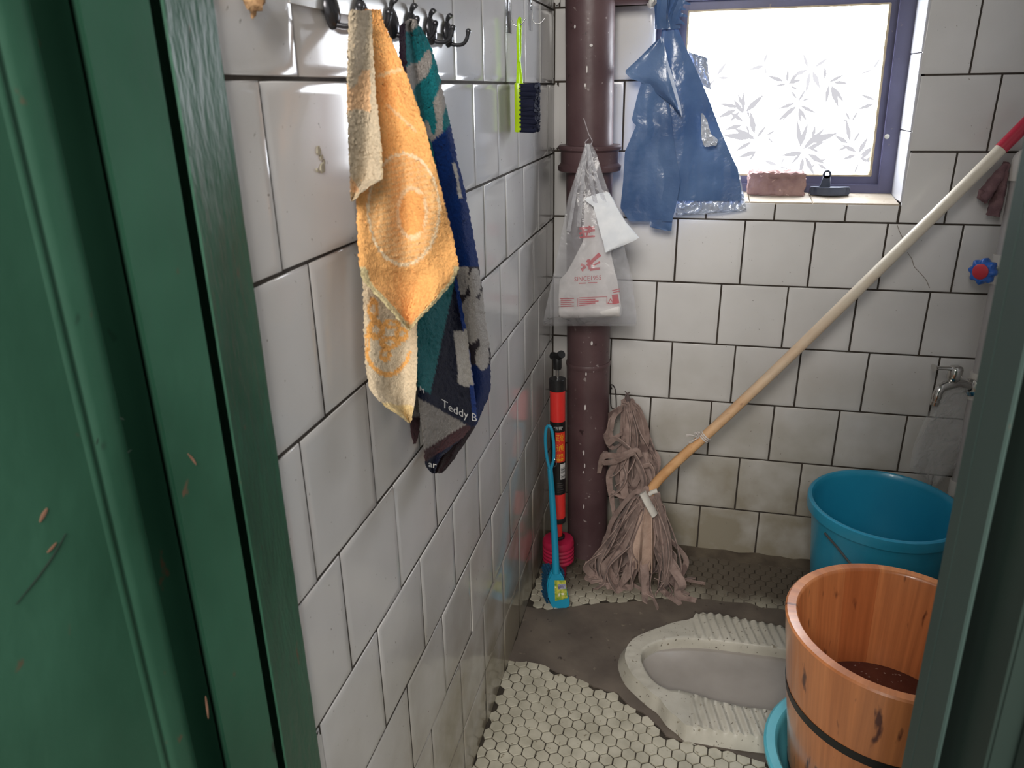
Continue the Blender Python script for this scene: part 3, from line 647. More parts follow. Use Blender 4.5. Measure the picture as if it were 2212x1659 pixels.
# ------------------------------------------------------------------ towels
terry = mat('terry_cotton', (255, 255, 255), attr='print', scale=420, rough=0.95, bump=0.7, bscale=520, sheen=0.06, spec=0.1, bdist=0.0016, lo=0.3, hi=0.7)
ORANGE = (234, 174, 108)
def flap_c(x, y):
    if y > 415 or x > 822 or (y > 395 and x > 800): return (206, 184, 150)
    n1 = nz((x * 0.02, y * 0.008, 0), 1.0)
    return (222, 180, 138) if n1 > 0.08 and y > 150 and x < 800 else (190, 174, 150)
def main_c(x, y):
    hem = min(interp([(20, 40), (560, 40), (590, 14), (608, 10), (648, 12), (690, 8), (712, 2)], y)[0], 99)
    l, r = interp([(20, 790, 822), (524, 772, 982), (580, 777, 991), (608, 784, 980), (648, 822, 946), (690, 860, 907), (712, 881, 888)], y)
    if y > 575 and (x - l < 15 or r - x < 9): return (206, 190, 146)
    dx, dy_ = (x - 872) / 78, (y - 452) / 122
    r2 = math.hypot(dx, dy_)
    if 0.95 < r2 < 1.01: return (232, 208, 172)
    if r2 <= 0.95:
        ex, ey = (x - 890) / 30, (y - 460) / 52
        if ex * ex + ey * ey < 0.85 or (abs(x - 905) < 10 and 420 < y < 500): return (232, 170, 104)
        if 0.85 < ex * ex + ey * ey < 1.25: return (228, 198, 158)
        return (222, 178, 126) if int((y + x * 0.25) / 6) % 2 else (230, 172, 110)
    a = abs((y - 130) - (x - 820) * -0.5 + 20 * math.sin(x * 0.03))
    if abs(y - (170 - (x - 800) * 0.32)) < 4 and 815 < x < 870: return (228, 196, 150)
    if abs(y - (230 + (x - 840) * 0.9)) < 4 and 835 < x < 900: return (230, 190, 142)
    return ORANGE
def back_c(x, y):
    if y > 868 - (x - 800) * -0.1 and y > 850 + (x - 800) * 0.25: return (216, 192, 142)
    if abs(math.hypot((x - 838) / 50, (y - 735) / 74) - 1) < 0.07 and y > 760: return (232, 170, 96)
    for cx, cy, rx, ry in ((806, 668, 12, 26), (812, 712, 20, 22), (868, 722, 16, 16), (842, 740, 24, 14), (832, 766, 13, 16), (794, 740, 6, 24), (846, 700, 20, 10)):
        if ((x - cx) / rx) ** 2 + ((y - cy) / ry) ** 2 < 1:
            return (214, 192, 160) if ((x - cx) / rx) ** 2 + ((y - cy) / ry) ** 2 < 0.16 else (232, 170, 96)
    return (208, 190, 162)
ot = thing('hand_towel', 'orange and cream terry hand towel with a ringed motif hanging from the hook rail', 'towel', (0.035, -1.15, 1.27), 'towels hanging on the hook rail')
bm = BM()
sheet(bm, [(20, 788, 822, .030, .032), (54, 780, 831, .028, .036), (108, 775, 856, .031, .052), (181, 770, 885, .033, .066), (271, 768, 917, .035, .080), (380, 768, 946, .037, .092), (452, 770, 964, .038, .097), (524, 772, 982, .040, .101), (560, 775, 988, .041, .102), (580, 777, 991, .042, .103), (594, 780, 987, .042, .102), (608, 784, 980, .043, .100), (648, 822, 946, .054, .090), (690, 860, 907, .065, .078), (714, 883, 886, .071, .072)],
      0, 0.004, 56, 4, lambda u, v, x, y: 0.0045 * math.sin(u * 7 + v * 1.5) * sm(0, .25, v) - 0.006 * math.exp(-((u - 0.12 - 0.1 * v) / 0.10) ** 2) * (1 - v) + 0.003 * nz((x * .02, y * .01, 0)), main_c, 0.00042)
obj('front_panel', bm, terry, ot)
bm = BM()
sheet(bm, [(22, 757, 804, .040, .040), (30, 754, 803, .040, .041), (108, 750, 806, .041, .050), (217, 749, 813, .042, .056), (325, 753, 825, .043, .060), (387, 756, 827, .043, .061), (401, 757, 800, .043, .056), (418, 757, 779, .043, .051), (434, 758, 763, .043, .045)],
      0, 0.004, 26, 4, lambda u, v, x, y: 0.003 * math.sin(u * 5 + v * 3) + 0.002 * nz((x * .03, y * .012, 2)), flap_c, 0.00042)
obj('folded_flap', bm, terry, ot, label='cream folded front flap')
bm = BM()
sheet(bm, [(500, 778, 900, .016, .048), (601, 783, 901, .016, .050), (709, 786, 901, .017, .050), (787, 789, 901, .018, .050), (841, 798, 899, .020, .050), (862, 815, 897, .026, .049), (881, 835, 894, .032, .048), (900, 866, 890, .040, .047), (913, 882, 887, .045, .046)],
      0, 0.004, 34, 4, lambda u, v, x, y: 0.004 * math.sin(u * 6 + 1) + 0.002 * nz((x * .03, y * .012, 5)), back_c, 0.00042)
obj('back_panel', bm, terry, ot, label='cream back panel with orange motifs')

TEAL, NAVY, GREY, PLUM = (28, 112, 120), (14, 24, 56), (158, 152, 148), (52, 36, 52)
def bback_c(x, y):
    l, r = interp([(43, 862, 897), (294, 870, 978), (560, 930, 1032), (695, 960, 1050), (835, 970, 1060), (917, 985, 1030), (1025, 936, 955)], y)[:2]
    if y < 300 and x - l < 13: return PLUM
    if y < 268 + (975 - x) * 0.9 and y < 330:
        n1 = nz((x * 0.028, y * 0.014, 1), 1.0) + 0.25 * math.sin(y * 0.045 + x * .05)
        return GREY if n1 > 0.02 else TEAL
    if y < 575: return (188, 184, 178) if r - 13 < x < r - 6 and 350 < y < 430 else (18, 48, 108)
    if y > 925 - (1045 - x) * 0.3 and y > 850: return (52, 36, 40)
    # pale shapes with dark seams
    for cx, cy, rx, ry in ((1000, 598, 14, 44), (1026, 610, 15, 34), (1018, 690, 28, 58), (1048, 690, 16, 84), (1042, 772, 17, 30)):
        q = math.hypot((x - cx) / rx, (y - cy) / ry)
        if q < 0.9: return (176, 170, 164)
    if 575 < y < 790 and x > 985: return (52, 46, 52)
    return (16, 36, 86)
def bfront_c(x, y):
    hemY = 838 + (x - 905) * 0.56
    if y > hemY + 22:
        bandY = 972 - (x - 917) * 0.62
        if y > bandY + 26: return (16, 20, 40)
        if y > bandY: return (66, 40, 42)
        return (138, 132, 126)
    if y > hemY: return (11, 18, 44)
    if inpoly(x, y, [(981, 716), (1009, 712), (1022, 832), (1004, 836), (990, 828)]): return (186, 180, 172)
    if x < 977 - (y - 632) * 0.215: return (34, 104, 108)
    if x > interp([(560, 985), (605, 985), (713, 1004), (831, 1020), (905, 1027)], y)[0] - 5: return (26, 56, 124)
    return (9, 14, 38)
bt = thing('hand_towel', 'navy, teal and grey terry hand towel hanging on the hook rail behind the orange one', 'towel', (0.035, -1.01, 1.27), 'towels hanging on the hook rail')
bm = BM()
sheet(bm, [(42, 884, 897, .033, .034), (56, 864, 907, .030, .036), (79, 862, 922, .028, .038), (127, 863, 940, .026, .042), (181, 866, 953, .025, .045), (233, 868, 965, .024, .047), (294, 870, 978, .024, .049), (348, 880, 989, .024, .050), (416, 890, 1006, .024, .052), (493, 905, 1020, .024, .054), (560, 920, 1032, .024, .055), (621, 940, 1042, .025, .056), (695, 950, 1050, .026, .057), (763, 955, 1060, .026, .058), (835, 960, 1060, .026, .058), (861, 965, 1054, .027, .057), (917, 975, 1030, .029, .053), (960, 955, 1002, .027, .047), (1000, 935, 975, .024, .04), (1022, 934, 956, .024, .034)],
      0, 0.004, 44, 4, lambda u, v, x, y: 0.004 * math.sin(u * 8 + v * 2) * sm(0, .2, v) - 0.004 * math.exp(-((u - 0.45) / 0.1) ** 2) * (1 - v) + 0.002 * nz((x * .03, y * .012, 7)), bback_c, 0.00045)
obj('back_panel', bm, terry, bt, label='navy and grey back panel')
BF = [(300, 880, 930, .034, .046), (450, 890, 962, .036, .052), (560, 895, 982, .037, .056), (605, 898, 988, .038, .058), (713, 900, 1008, .039, .061), (831, 902, 1024, .039, .063), (870, 904, 1028, .039, .063), (905, 908, 1031, .04, .063), (930, 912, 1014, .041, .06), (960, 915, 985, .042, .055), (985, 917, 955, .042, .049), (1006, 919, 944, .042, .047), (1022, 932, 940, .044, .046)]
def bfold(u, v, x, y): return 0.003 * math.sin(u * 5 + v * 2) + 0.0015 * nz((x * .03, y * .012, 11))
bm = BM(); sheet(bm, BF, 0, 0.004, 44, 4, bfold, bfront_c, 0.00045)
fp = obj('front_panel', bm, terry, bt)
bm = BM(); sheet(bm, [(770, 893, 908, .026, .03), (905, 885, 908, .024, .03), (935, 887, 906, .024, .03), (959, 894, 898, .026, .027)], 0, 0.004, 8, 5, None, lambda x, y: (60, 40, 44) if y > 900 else (150, 146, 142), 0.0004)
obj('tail', bm, terry, bt, label='small grey tail')
def on_front(px, py, off=0.0048):
    l, r, dl, dr = interp(BF, py); u = (px - l) / (r - l); v = (py - BF[0][0]) / (BF[-1][0] - BF[0][0])
    return onx(px, py, lerp(dl, dr, u) + bfold(u, v, px, py) + off * 0.4)
woven = mat('white_woven_letters', (214, 212, 208), None, rough=0.9)
bm = BM(); put_text(bm, 'Teddy B', lambda x, y, w_: on_front(954 + x / w_ * 76, 878 + x / w_ * 33 - y * 24 + 3 * math.sin(x / w_ * 3))); obj('lettering', bm, woven, fp, smooth=False)
bm = BM(); put_text(bm, 'ar', lambda x, y, w_: on_front(925 + x / w_ * 18, 1008 + x / w_ * 4 - y * 20)); obj('lettering', bm, woven, fp, smooth=False)
bm = BM(); put_text(bm, 'M', lambda x, y, w_: on_front(906 + x / w_ * 10, 842 + x / w_ * 8 - y * 14)); obj('lettering', bm, woven, fp, smooth=False)

# frayed scrap on the wall at the top
bm = BM(); pts = bez([onx(548, -60, 0.010), onx(552, -20, 0.012), onx(546, 10, 0.012), onx(545, 38, 0.009)], 8)
tube(bm, pts, lambda t: 0.0082 * (1 - 0.85 * sm(0.55, 1, t)), 12, ell=0.55)
for v in bm.verts: v.co += V(nz(v.co, 260), nz(v.co, 260, 3), nz(v.co, 260, 7)) * 0.0022; v.co.x = max(v.co.x, 0.0008)
tag(obj('rope_end', bm, mat('brown_frayed_rope', (132, 98, 66), (176, 140, 102), 160, 0.95, 0.9, 300), base=(0.01, -1.29, 1.26)), 'short brown frayed rope end against the top left wall tiles', 'rope')

# ------------------------------------------------------------------ wire hooks and the green brush
wire_m = mat('bright_wire', (190, 190, 190), None, rough=0.2, metal=1.0)
clear_pad = film('clear_adhesive_pad', (240, 240, 240), 0.12, 0.08, 0.4, 0.05)
def wire_hook(y, z, label, swing):
    t = thing('wire_hook', label, 'hook', (0.0, y, z), 'clear stick-on wire hooks')
    bm = BM(); box(bm, (0.0006, y - 0.022, z - 0.035), (0.0016, y + 0.022, z + 0.035), bev=0.0004); obj('adhesive_pad', bm, clear_pad, t, label='clear adhesive pad')
    bm = BM(); a = V(0.004, y, z)
    tube(bm, bez([a + V(0.001, 0, 0.010), a + V(0.0015, 0, -0.004), a + V(0.003, 0, -0.018), a + V(0.010, 0.001, -0.0235), a + V(0.019, 0.002, -0.021), a + V(0.026, 0.003, -0.013)], 8), 0.0011, 10); obj('wire', bm, wire_m, t)
    bm = BM(); r = bmesh.ops.create_uvsphere(bm, u_segments=12, v_segments=8, radius=0.005)
    for v in r['verts']: v.co = V(0.0022 + abs(v.co.x) * 0.4, y + v.co.y, z + 0.010 + v.co.z)
    obj('boss', bm, clear_pad, t)
wire_hook(-0.452, 1.330, 'clear stick-on wire hook holding the neon green brush', 0)
wire_hook(-0.272, 1.345, 'empty clear stick-on wire hook near the corner', 0)
br = thing('cleaning_brush', 'neon yellow green brush with navy bristles hanging on a wire hook', 'brush', (0.018, -0.455, 1.13))
neon = mat('neon_green_plastic', (206, 244, 20), (216, 252, 30), 10, 0.25, coat=0.4, transl=0.4)
bm = BM(); yb = -0.452                         # slotted handle, then the head plate
def strap(p, q, wa, wb, tx=0.0035): tube(bm, bez([p, p.lerp(q, 0.5), q], 5), lambda t: lerp(wa, wb, t), 10)
for sy in (-1, 1): tube(bm, bez([V(0.021, yb + sy * 0.001, 1.318), V(0.020, yb + sy * 0.0072, 1.310), V(0.019, yb + sy * 0.0085, 1.285), V(0.019, yb + sy * 0.0065, 1.262), V(0.018, yb + sy * 0.003, 1.249)], 6), 0.0028, 10)
tube(bm, [V(0.0195, yb - 0.007, 1.303), V(0.0195, yb + 0.007, 1.303)], 0.0024, 8)
tube(bm, bez([V(0.018, yb, 1.252), V(0.0185, yb + 0.001, 1.235), V(0.019, yb + 0.001, 1.222), V(0.019, yb, 1.208)], 6), lambda t: 0.0036 + 0.0035 * t, 12)
obj('handle', bm, neon, br)
bm = BM(); box(bm, (0.014, yb - 0.021, 1.131), (0.0235, yb + 0.021, 1.214), bev=0.003)
for k in range(11): box(bm, (0.0225, yb - 0.0215, 1.135 + k * 0.0071), (0.0255, yb - 0.0175, 1.139 + k * 0.0071))
bh = obj('head', bm, neon, br, angle=35)
bm = BM()
for i in range(7):
    for k in range(12):
        c = V(0.023, yb - 0.018 + i * 0.006, 1.1345 + k * 0.0067)
        tube(bm, [c, c + V(0.024, random.gauss(0, 0.0012), random.gauss(0, 0.001)), c + V(0.027 + random.uniform(0, 0.003), random.gauss(0, 0.002), random.gauss(0, 0.0015))], lambda t: 0.0036 + 0.0008 * t, 7)
box(bm, (0.0235, yb - 0.0205, 1.1325), (0.0485, yb + 0.0205, 1.2115))
obj('bristles', bm, mat('navy_bristles', (16, 20, 40), (24, 28, 52), 300, 0.7, 0.6, 700, stretch=(0.1, 1, 1), spec=0.2), bh)

# ------------------------------------------------------------------ clear bag of folded carrier bags hanging from the pipe
hb_ = thing('clear_plastic_bag', 'clear plastic bag hanging by its handles from the collar of the maroon pipe', 'bag', (0.10, -0.15, 0.67))
clear = film('clear_polythene', (236, 236, 240), 0.15, 0.2, 0.3, 0.6, 22)
def cfold(k): return lambda u, v, x, y: 0.004 * math.sin(u * 9 + k) * v + 0.006 * nz((x * .03, y * .008, k))
FRONT = [(310, 1264, 1277, -.150, -.150), (330, 1258, 1288, -.152, -.152), (430, 1228, 1318, -.172, -.172), (520, 1210, 1346, -.186, -.186), (600, 1194, 1362, -.195, -.192), (680, 1176, 1376, -.192, -.185), (704, 1172, 1372, -.178, -.172)]
bm = BM()
sheet(bm, FRONT, 1, 0.0004, 26, 8, cfold(1), thick_dir=(0, 1, 0)); obj('front_film', bm, clear, hb_)
bm = BM(); sheet(bm, [(312, 1265, 1276, -.146, -.146), (430, 1226, 1322, -.135, -.135), (600, 1194, 1366, -.124, -.124), (700, 1172, 1376, -.128, -.128)], 1, 0.0004, 22, 9, cfold(5), thick_dir=(0, 1, 0)); obj('back_film', bm, clear, hb_)
bm = BM()                                    # gathered handles and the string that ties them to the pipe
for a, b_, c_ in (((1268, 312), (1246, 400), (1228, 500)), ((1268, 312), (1258, 400), (1250, 490)), ((1270, 312), (1290, 390), (1318, 470)), ((1269, 312), (1276, 380), (1286, 440))):
    ribbon(bm, bez([ony(*a, -.153), ony(*b_, -.172), ony(*c_, -.188)], 10), lambda t: 0.005 + 0.006 * t, 0.0006, (1, 0, 0), 0.5)
obj('handle', bm, film('gathered_polythene', (246, 246, 250), 0.34, 0.2, 0.3, 0.6, 30), hb_)
bm = BM(); tube(bm, bez([ony(1261, 256, -.1165), ony(1272, 290, -.119), ony(1279, 306, -.137), ony(1270, 316, -.152), ony(1264, 308, -.146), ony(1271, 300, -.131)], 8), 0.0011, 8); obj('string', bm, mat('pale_string', (176, 166, 170), None, rough=0.8), hb_, label='thin pale tie string')

white_pl = mat('white_carrier_plastic', (226, 222, 220), (238, 235, 233), 18, 0.42, 0.5, 35, transl=0.15, bdist=0.004)
red_ink = mat('red_print', (190, 20, 42), (206, 34, 56), 60, 0.5)
rb = thing('carrier_bag', 'rolled white carrier bag with red lettering inside the clear bag on the pipe', 'bag', (0.11, -0.17, 0.68))
CB = [(432, 1262, 1283, -.168, -.168), (470, 1262, 1296, -.170, -.170), (520, 1260, 1311, -.172, -.171), (560, 1240, 1322, -.174, -.172), (592, 1222, 1329, -.175, -.173), (604, 1209, 1333, -.176, -.173), (640, 1207, 1338, -.178, -.174), (662, 1207, 1341, -.179, -.175)]
def cbf(u, v, x, y): return 0.0025 * math.sin(u * 6 + v * 4) + 0.002 * nz((x * .04, y * .02, 3))
bm = BM(); sheet(bm, CB, 1, 0.006, 26, 6, cbf, thick_dir=(0, 1, 0)); cb = obj('folded_sheet', bm, white_pl, rb)
bm = BM(); a, b_ = ony(1208, 672, -.168), ony(1341, 668, -.168)
tube(bm, [a.lerp(b_, t) for t in (0, .02, .1, .3, .5, .7, .9, .98, 1)], lambda t: 0.0175 if 0.03 < t < 0.97 else 0.0145, 20)
for v in bm.verts: v.co += V(0, nz(v.co, 40), nz(v.co, 40, 3)) * 0.0025
obj('roll', bm, white_pl, rb)
def cbp(px, py):
    l, r, dl, dr = interp(CB, py); u = (px - l) / (r - l); v = (py - CB[0][0]) / (CB[-1][0] - CB[0][0]); return ony(px, py, lerp(dl, dr, u) + cbf(u, v, px, py) - 0.0012)
def stroke(x0, y0, x1, y1, w0, w1):
    dx, dy_ = x1 - x0, y1 - y0; L_ = math.hypot(dx, dy_); nx, ny = -dy_ / L_, dx / L_
    poly(bm, [cbp(x0 + nx * w0, y0 + ny * w0), cbp(x1 + nx * w1, y1 + ny * w1), cbp(x1 - nx * w1, y1 - ny * w1), cbp(x0 - nx * w0, y0 - ny * w0)])
def inked(name, strokes):
    global bm
    bm = BM()
    for q in strokes: stroke(*q)
    obj(name, bm, red_ink, cb, smooth=False)
inked('red_character', ((1251, 494, 1284, 491, 2.5, 1.5), (1253, 503, 1285, 497, 2, 2.5), (1252, 513, 1285, 510, 1.5, 2.2), (1258, 490, 1262, 513, 2, 2.6), (1274, 488, 1266, 512, 2.2, 1.6), (1284, 489, 1272, 503, 2, 1.4), (1252, 506, 1262, 500, 2.5, 1.5)))
inked('red_character', ((1296, 549, 1268, 574, 4.5, 3), (1267, 563, 1280, 571, 2.5, 2), (1272, 560, 1274, 582, 3, 2.6), (1274, 582, 1296, 580, 3.5, 2.4), (1255, 571, 1265, 576, 3, 2), (1255, 582, 1266, 578, 2.5, 1.6), (1258, 586, 1262, 572, 1.6, 2.5), (1281, 574, 1296, 566, 1.6, 2.2)))
inked('red_panel', ((1322, 628, 1340, 624, 1.0, 1.0), (1324, 632, 1339, 629, 1.0, 1.0), (1328, 636, 1331, 656, 6.5, 7)))
lines = [(1209, 645, 1311, 641, .6, .6), (1209, 668, 1311, 667, .6, .6), (1311, 641, 1311, 667, .6, .6), (1248, 644, 1248, 668, .6, .6)]
for k in range(5): lines += [(1211, 646 + k * 4, 1240 - (k % 2) * 5, 645 + k * 4, 0.8, 0.8), (1251, 648 + k * 4, 1286 + (k * 7) % 14, 646.5 + k * 4, 1.1, 1.1)]
inked('printed_panel', lines)
inked('recycling_mark', ((1313, 656, 1324, 656, .8, .8), (1313, 656, 1319, 645, .8, .8), (1319, 645, 1324, 655, .8, .8)))
inked('fine_print', ((1250, 612, 1266, 611.5, 1, 1), (1270, 611, 1290, 610.5, 1, 1)))
bm = BM(); put_text(bm, 'SINCE1955', lambda x, y, w_: cbp(1240 + x / w_ * 59, 608 - x / w_ * 4 - y * 14)); obj('lettering', bm, red_ink, cb, smooth=False, label='red lettering')
bm = BM()
sheet(bm, [(416, 1300, 1314, -.176, -.170), (424, 1270, 1319, -.180, -.172), (432, 1262, 1324, -.184, -.175), (446, 1282, 1330, -.196, -.185), (480, 1291, 1350, -.202, -.190), (515, 1300, 1380, -.206, -.196), (522, 1303, 1366, -.206, -.198), (545, 1307, 1312, -.206, -.205)], 1, 0.005, 22, 5, lambda u, v, x, y: -0.004 * math.sin(u * 3.14) * sm(0, .3, v) + 0.0015 * nz((x * .05, y * .05, 8)), thick_dir=(0.2, 1, 0))
tag(obj('tissue_pad', bm, mat('white_tissue', (226, 230, 236), (240, 242, 246), 30, 0.8, 0.6, 60), base=(0.17, -0.19, 0.86)), 'folded white tissue pad draped over the edge of the clear bag', 'tissue')

# ------------------------------------------------------------------ flare-tinted black plastic bag over the window's left side, silvery film behind it
blue = mat('flare_tinted_polythene', (68, 96, 142), (104, 132, 174), 6, 0.24, 0.6, 18, coat=0.4, bdist=0.010, transl=0.12)  # the bag is black; bluish window flare is put into its colour
bb = thing('plastic_bag', 'flare-tinted black plastic bag tied at the top and hanging over the left of the window', 'bag', (0.30, -0.04, 0.89))
def k3(x, y): return (1340 + x / 3.318, y / 3.318)
def rows3(R): return [(y / 3.318, 1340 + l / 3.318, 1340 + r / 3.318, dl, dr) for y, l, r, dl, dr in R]
def bf(k, a=0.006): return lambda u, v, x, y: a * nz((x * .018, y * .006, k)) + a * 0.35 * nz((x * .05, y * .02, k + 4)) + 0.004 * math.sin(u * 5 + v * 3 + k)
bm = BM()
sheet(bm, rows3([(205, 300, 415, -.040, -.034), (320, 285, 460, -.040, -.034), (500, 268, 545, -.042, -.032), (700, 262, 630, -.044, -.030), (900, 262, 705, -.046, -.028), (1100, 262, 790, -.047, -.026), (1215, 262, 842, -.048, -.026), (1370, 262, 868, -.048, -.026), (1395, 270, 870, -.048, -.026), (1440, 300, 860, -.048, -.026)]), 1, 0.0012, 40, 7, bf(1), thick_dir=(0, 1, 0))
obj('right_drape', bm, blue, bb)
bm = BM()
sheet(bm, rows3([(590, 150, 330, -.050, -.052), (700, 118, 345, -.050, -.053), (872, 78, 365, -.048, -.054), (884, 118, 367, -.050, -.054), (1000, 70, 382, -.050, -.055), (1090, 32, 395, -.048, -.056), (1300, 20, 430, -.048, -.056), (1490, 0, 398, -.046, -.056), (1560, 46, 376, -.048, -.056), (1588, 70, 372, -.048, -.055)]), 1, 0.0012, 34, 7, bf(3), thick_dir=(0, 1, 0))
sheet(bm, rows3([(1575, 212, 372, -.052, -.055), (1640, 215, 368, -.052, -.055), (1655, 330, 366, -.053, -.054)]), 1, 0.0012, 12, 7, bf(3), thick_dir=(0, 1, 0))
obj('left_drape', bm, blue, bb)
bm = BM()                                    # folded wing
sheet(bm, rows3([(280, 270, 298, -.052, -.054), (330, 218, 318, -.054, -.060), (420, 130, 338, -.056, -.063), (510, 32, 356, -.052, -.065), (530, 40, 362, -.053, -.066), (565, 78, 372, -.055, -.067), (595, 165, 380, -.057, -.067), (650, 235, 394, -.058, -.067), (740, 355, 418, -.061, -.066), (830, 436, 441, -.062, -.062)]), 1, 0.0012, 30, 6, bf(6, 0.004), thick_dir=(0, 1, 0))
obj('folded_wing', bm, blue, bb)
bm = BM(); ribbon(bm, bez([ony(*k3(288, 262), -.055), ony(*k3(325, 420), -.064), ony(*k3(372, 580), -.069), ony(*k3(418, 740), -.069), ony(*k3(441, 835), -.064)], 10), lambda t: 0.0015 + 0.0055 * math.sin(3.1 * t), 0.0008, (1, -0.4, 0), 0.0)  # pale strip laid on the fold in place of its highlight
obj('fold_highlight', bm, mat('fold_highlight_film', (170, 188, 220), (206, 216, 236), 20, 0.15, coat=0.6), bb, label='fold highlight laid on as a pale strip')
bm = BM()                                    # bunched knot with torn fingers
for i in range(9):
    a0 = k3(275 + i * 16, 205); a1 = k3(268 + i * 17 + random.uniform(-8, 8), 110); a2 = k3(258 + i * 24 + random.uniform(-10, 10), -10); a3 = k3(250 + i * 26, -120)
    d = -.042 - 0.012 * math.sin(i)
    ribbon(bm, bez([ony(*a0, -.042), ony(*a1, d), ony(*a2, d - 0.004), ony(*a3, d)], 8), 0.016, 0.002, (1, 0, 0), random.uniform(-1, 1))
for (x0, y0, x1, y1) in ((400, 110, 482, 118), (395, 150, 462, 176), (400, 20, 502, 30), (390, 60, 470, 70)):
    ribbon(bm, bez([ony(*k3(x0, y0), -.046), ony(*k3((x0 + x1) / 2, (y0 + y1) / 2 - 8), -.056), ony(*k3(x1, y1), -.05)], 8), lambda t: 0.012 * (1 - 0.8 * t), 0.0012, (0, 0.3, 1), 0.6)
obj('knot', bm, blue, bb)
silver = mat('crinkled_silver_film', (150, 164, 190), (222, 226, 234), 12, 0.18, 0.9, 34, metal=0.3, coat=0.6, bdist=0.010)
sv = thing('plastic_film', 'crinkled silvery plastic film showing behind and below the flare-tinted black bag', 'plastic film', (0.38, -0.02, 0.93))
def cr(k): return lambda u, v, x, y: 0.011 * abs(nz((x * .06, y * .045, k))) + 0.005 * abs(nz((x * .13, y * .10, k)))
bm = BM(); sheet(bm, rows3([(1360, 425, 872, -.026, -.012), (1388, 420, 884, -.030, -.014), (1480, 402, 900, -.034, -.018), (1510, 398, 905, -.034, -.018), (1530, 396, 700, -.034, -.026), (1545, 400, 460, -.034, -.032)]), 1, 0.0006, 60, 3, cr(1), thick_dir=(0, 1, 0)); obj('lower_strip', bm, silver, sv)
bm = BM(); sheet(bm, rows3([(372, 486, 492, -.018, -.018), (415, 500, 625, -.018, -.012), (520, 545, 632, -.018, -.012), (605, 580, 645, -.018, -.012), (642, 640, 651, -.012, -.012)]), 1, 0.0006, 22, 3, cr(4), thick_dir=(0, 1, 0)); obj('upper_scrap', bm, silver, sv)
bm = BM(); sheet(bm, rows3([(960, 690, 712, -.024, -.022), (1050, 690, 760, -.024, -.022), (1140, 760, 806, -.024, -.022), (1222, 835, 850, -.024, -.022), (1390, 862, 884, -.026, -.022)]), 1, 0.0006, 8, 4, cr(6), thick_dir=(0, 1, 0)); obj('side_strip', bm, silver, sv)
bm = BM(); sheet(bm, rows3([(812, 576, 590, -.0545, -.0545), (860, 580, 622, -.0545, -.0545), (960, 580, 650, -.0545, -.0545), (1000, 585, 700, -.0545, -.0545), (1045, 600, 690, -.0545, -.0545), (1052, 605, 640, -.0545, -.0545)]), 1, 0.0006, 16, 3, cr(8), thick_dir=(0, 1, 0)); obj('patch', bm, silver, sv)

# ------------------------------------------------------------------ drain plunger
pl = thing('drain_plunger', 'red and black hand pump drain plunger standing in the corner beside the pipe', 'plunger', (0.056, -0.2, 0.0))
red = mat('scarlet_plastic', (232, 52, 48), (240, 62, 56), 6, 0.32, coat=0.3); black = mat('black_plastic', (22, 22, 24), (34, 34, 36), 20, 0.42)
A0, A1 = V(0.0545, -0.2, 0.0), V(0.0425, -0.175, 0.64); AX = (A1 - A0).normalized()
def pz(z): return A0 + AX * (z / AX.z)
def seg(r, z0, z1, m, name, parent=pl, label=None, seg_=28, bev=0.0015):
    bm = BM(); o = pz(z0); h = (z1 - z0) / AX.z
    lathe(bm, [(0, 0), (r - bev, 0), (r, bev), (r, h - bev), (r - bev, h), (0, h)], o, AX, seg_); return obj(name, bm, m, parent, label=label)
bm = BM(); R0_ = [(0.0, 0.002), (0.016, 0.001), (0.020, 0.004), (0.022, 0.03), (0.026, 0.04), (0.0345, 0.05)]
for k in range(4): R0_ += [(0.0405, 0.053 + k * 0.0105), (0.0412, 0.0575 + k * 0.0105), (0.0385, 0.0615 + k * 0.0105)]
R0_ += [(0.0412, 0.097), (0.0412, 0.106), (0.038, 0.114), (0.028, 0.117), (0.0, 0.117)]
lathe(bm, R0_, A0, AX, 40); obj('rubber_bellows', bm, mat('crimson_rubber', (172, 26, 66), (186, 34, 74), 10, 0.5), pl)
seg(0.017, 0.112, 0.124, black, 'black_cap'); seg(0.0105, 0.122, 0.168, red, 'rod'); seg(0.0195, 0.164, 0.178, black, 'black_cap')
seg(0.0188, 0.178, 0.525, red, 'barrel'); tubeR = 0.0188
seg(0.0208, 0.522, 0.552, black, 'black_cap'); seg(0.0042, 0.55, 0.578, wire_m, 'shaft', label='chrome shaft')
bm = BM(); lathe(bm, [(0, 0), (0.009, 0.001), (0.0105, 0.006), (0.0105, 0.03), (0.008, 0.034), (0, 0.034)], pz(0.574), AX, 20)
tube(bm, [pz(0.60) + V(-0.014, 0.012, 0.004), pz(0.604) + V(0, 0, 0.002), pz(0.61) + V(0.013, -0.014, 0.008)], lambda t: 0.0095, 16); obj('grip', bm, black, pl)
fwd = (CAM - pz(0.4)); fwd.z = 0; fwd = fwd - AX * fwd.dot(AX); fwd.normalize(); sd_ = AX.cross(fwd) * 1.0
if sd_.x < 0: sd_ = -sd_
def wrap(s, z, r): a = s / r; return pz(z) + fwd * (math.cos(a) * r) + sd_ * (math.sin(a) * r)
def band(name, s0, s1, z0, z1, r, m, parent, label=None):
    bm = BM(); n = 10; g = [[bm.verts.new(wrap(lerp(s0, s1, i / n), z, r)) for i in range(n + 1)] for z in (z0, z1)]
    for i in range(n): bm.faces.new((g[0][i], g[0][i + 1], g[1][i + 1], g[1][i]))
    return obj(name, bm, m, parent, label=label)
lb = band('label_sheet', -0.028, 0.028, 0.248, 0.444, tubeR + 0.0004, mat('black_label', (26, 25, 26), None, rough=0.35), pl, 'black wrap label')
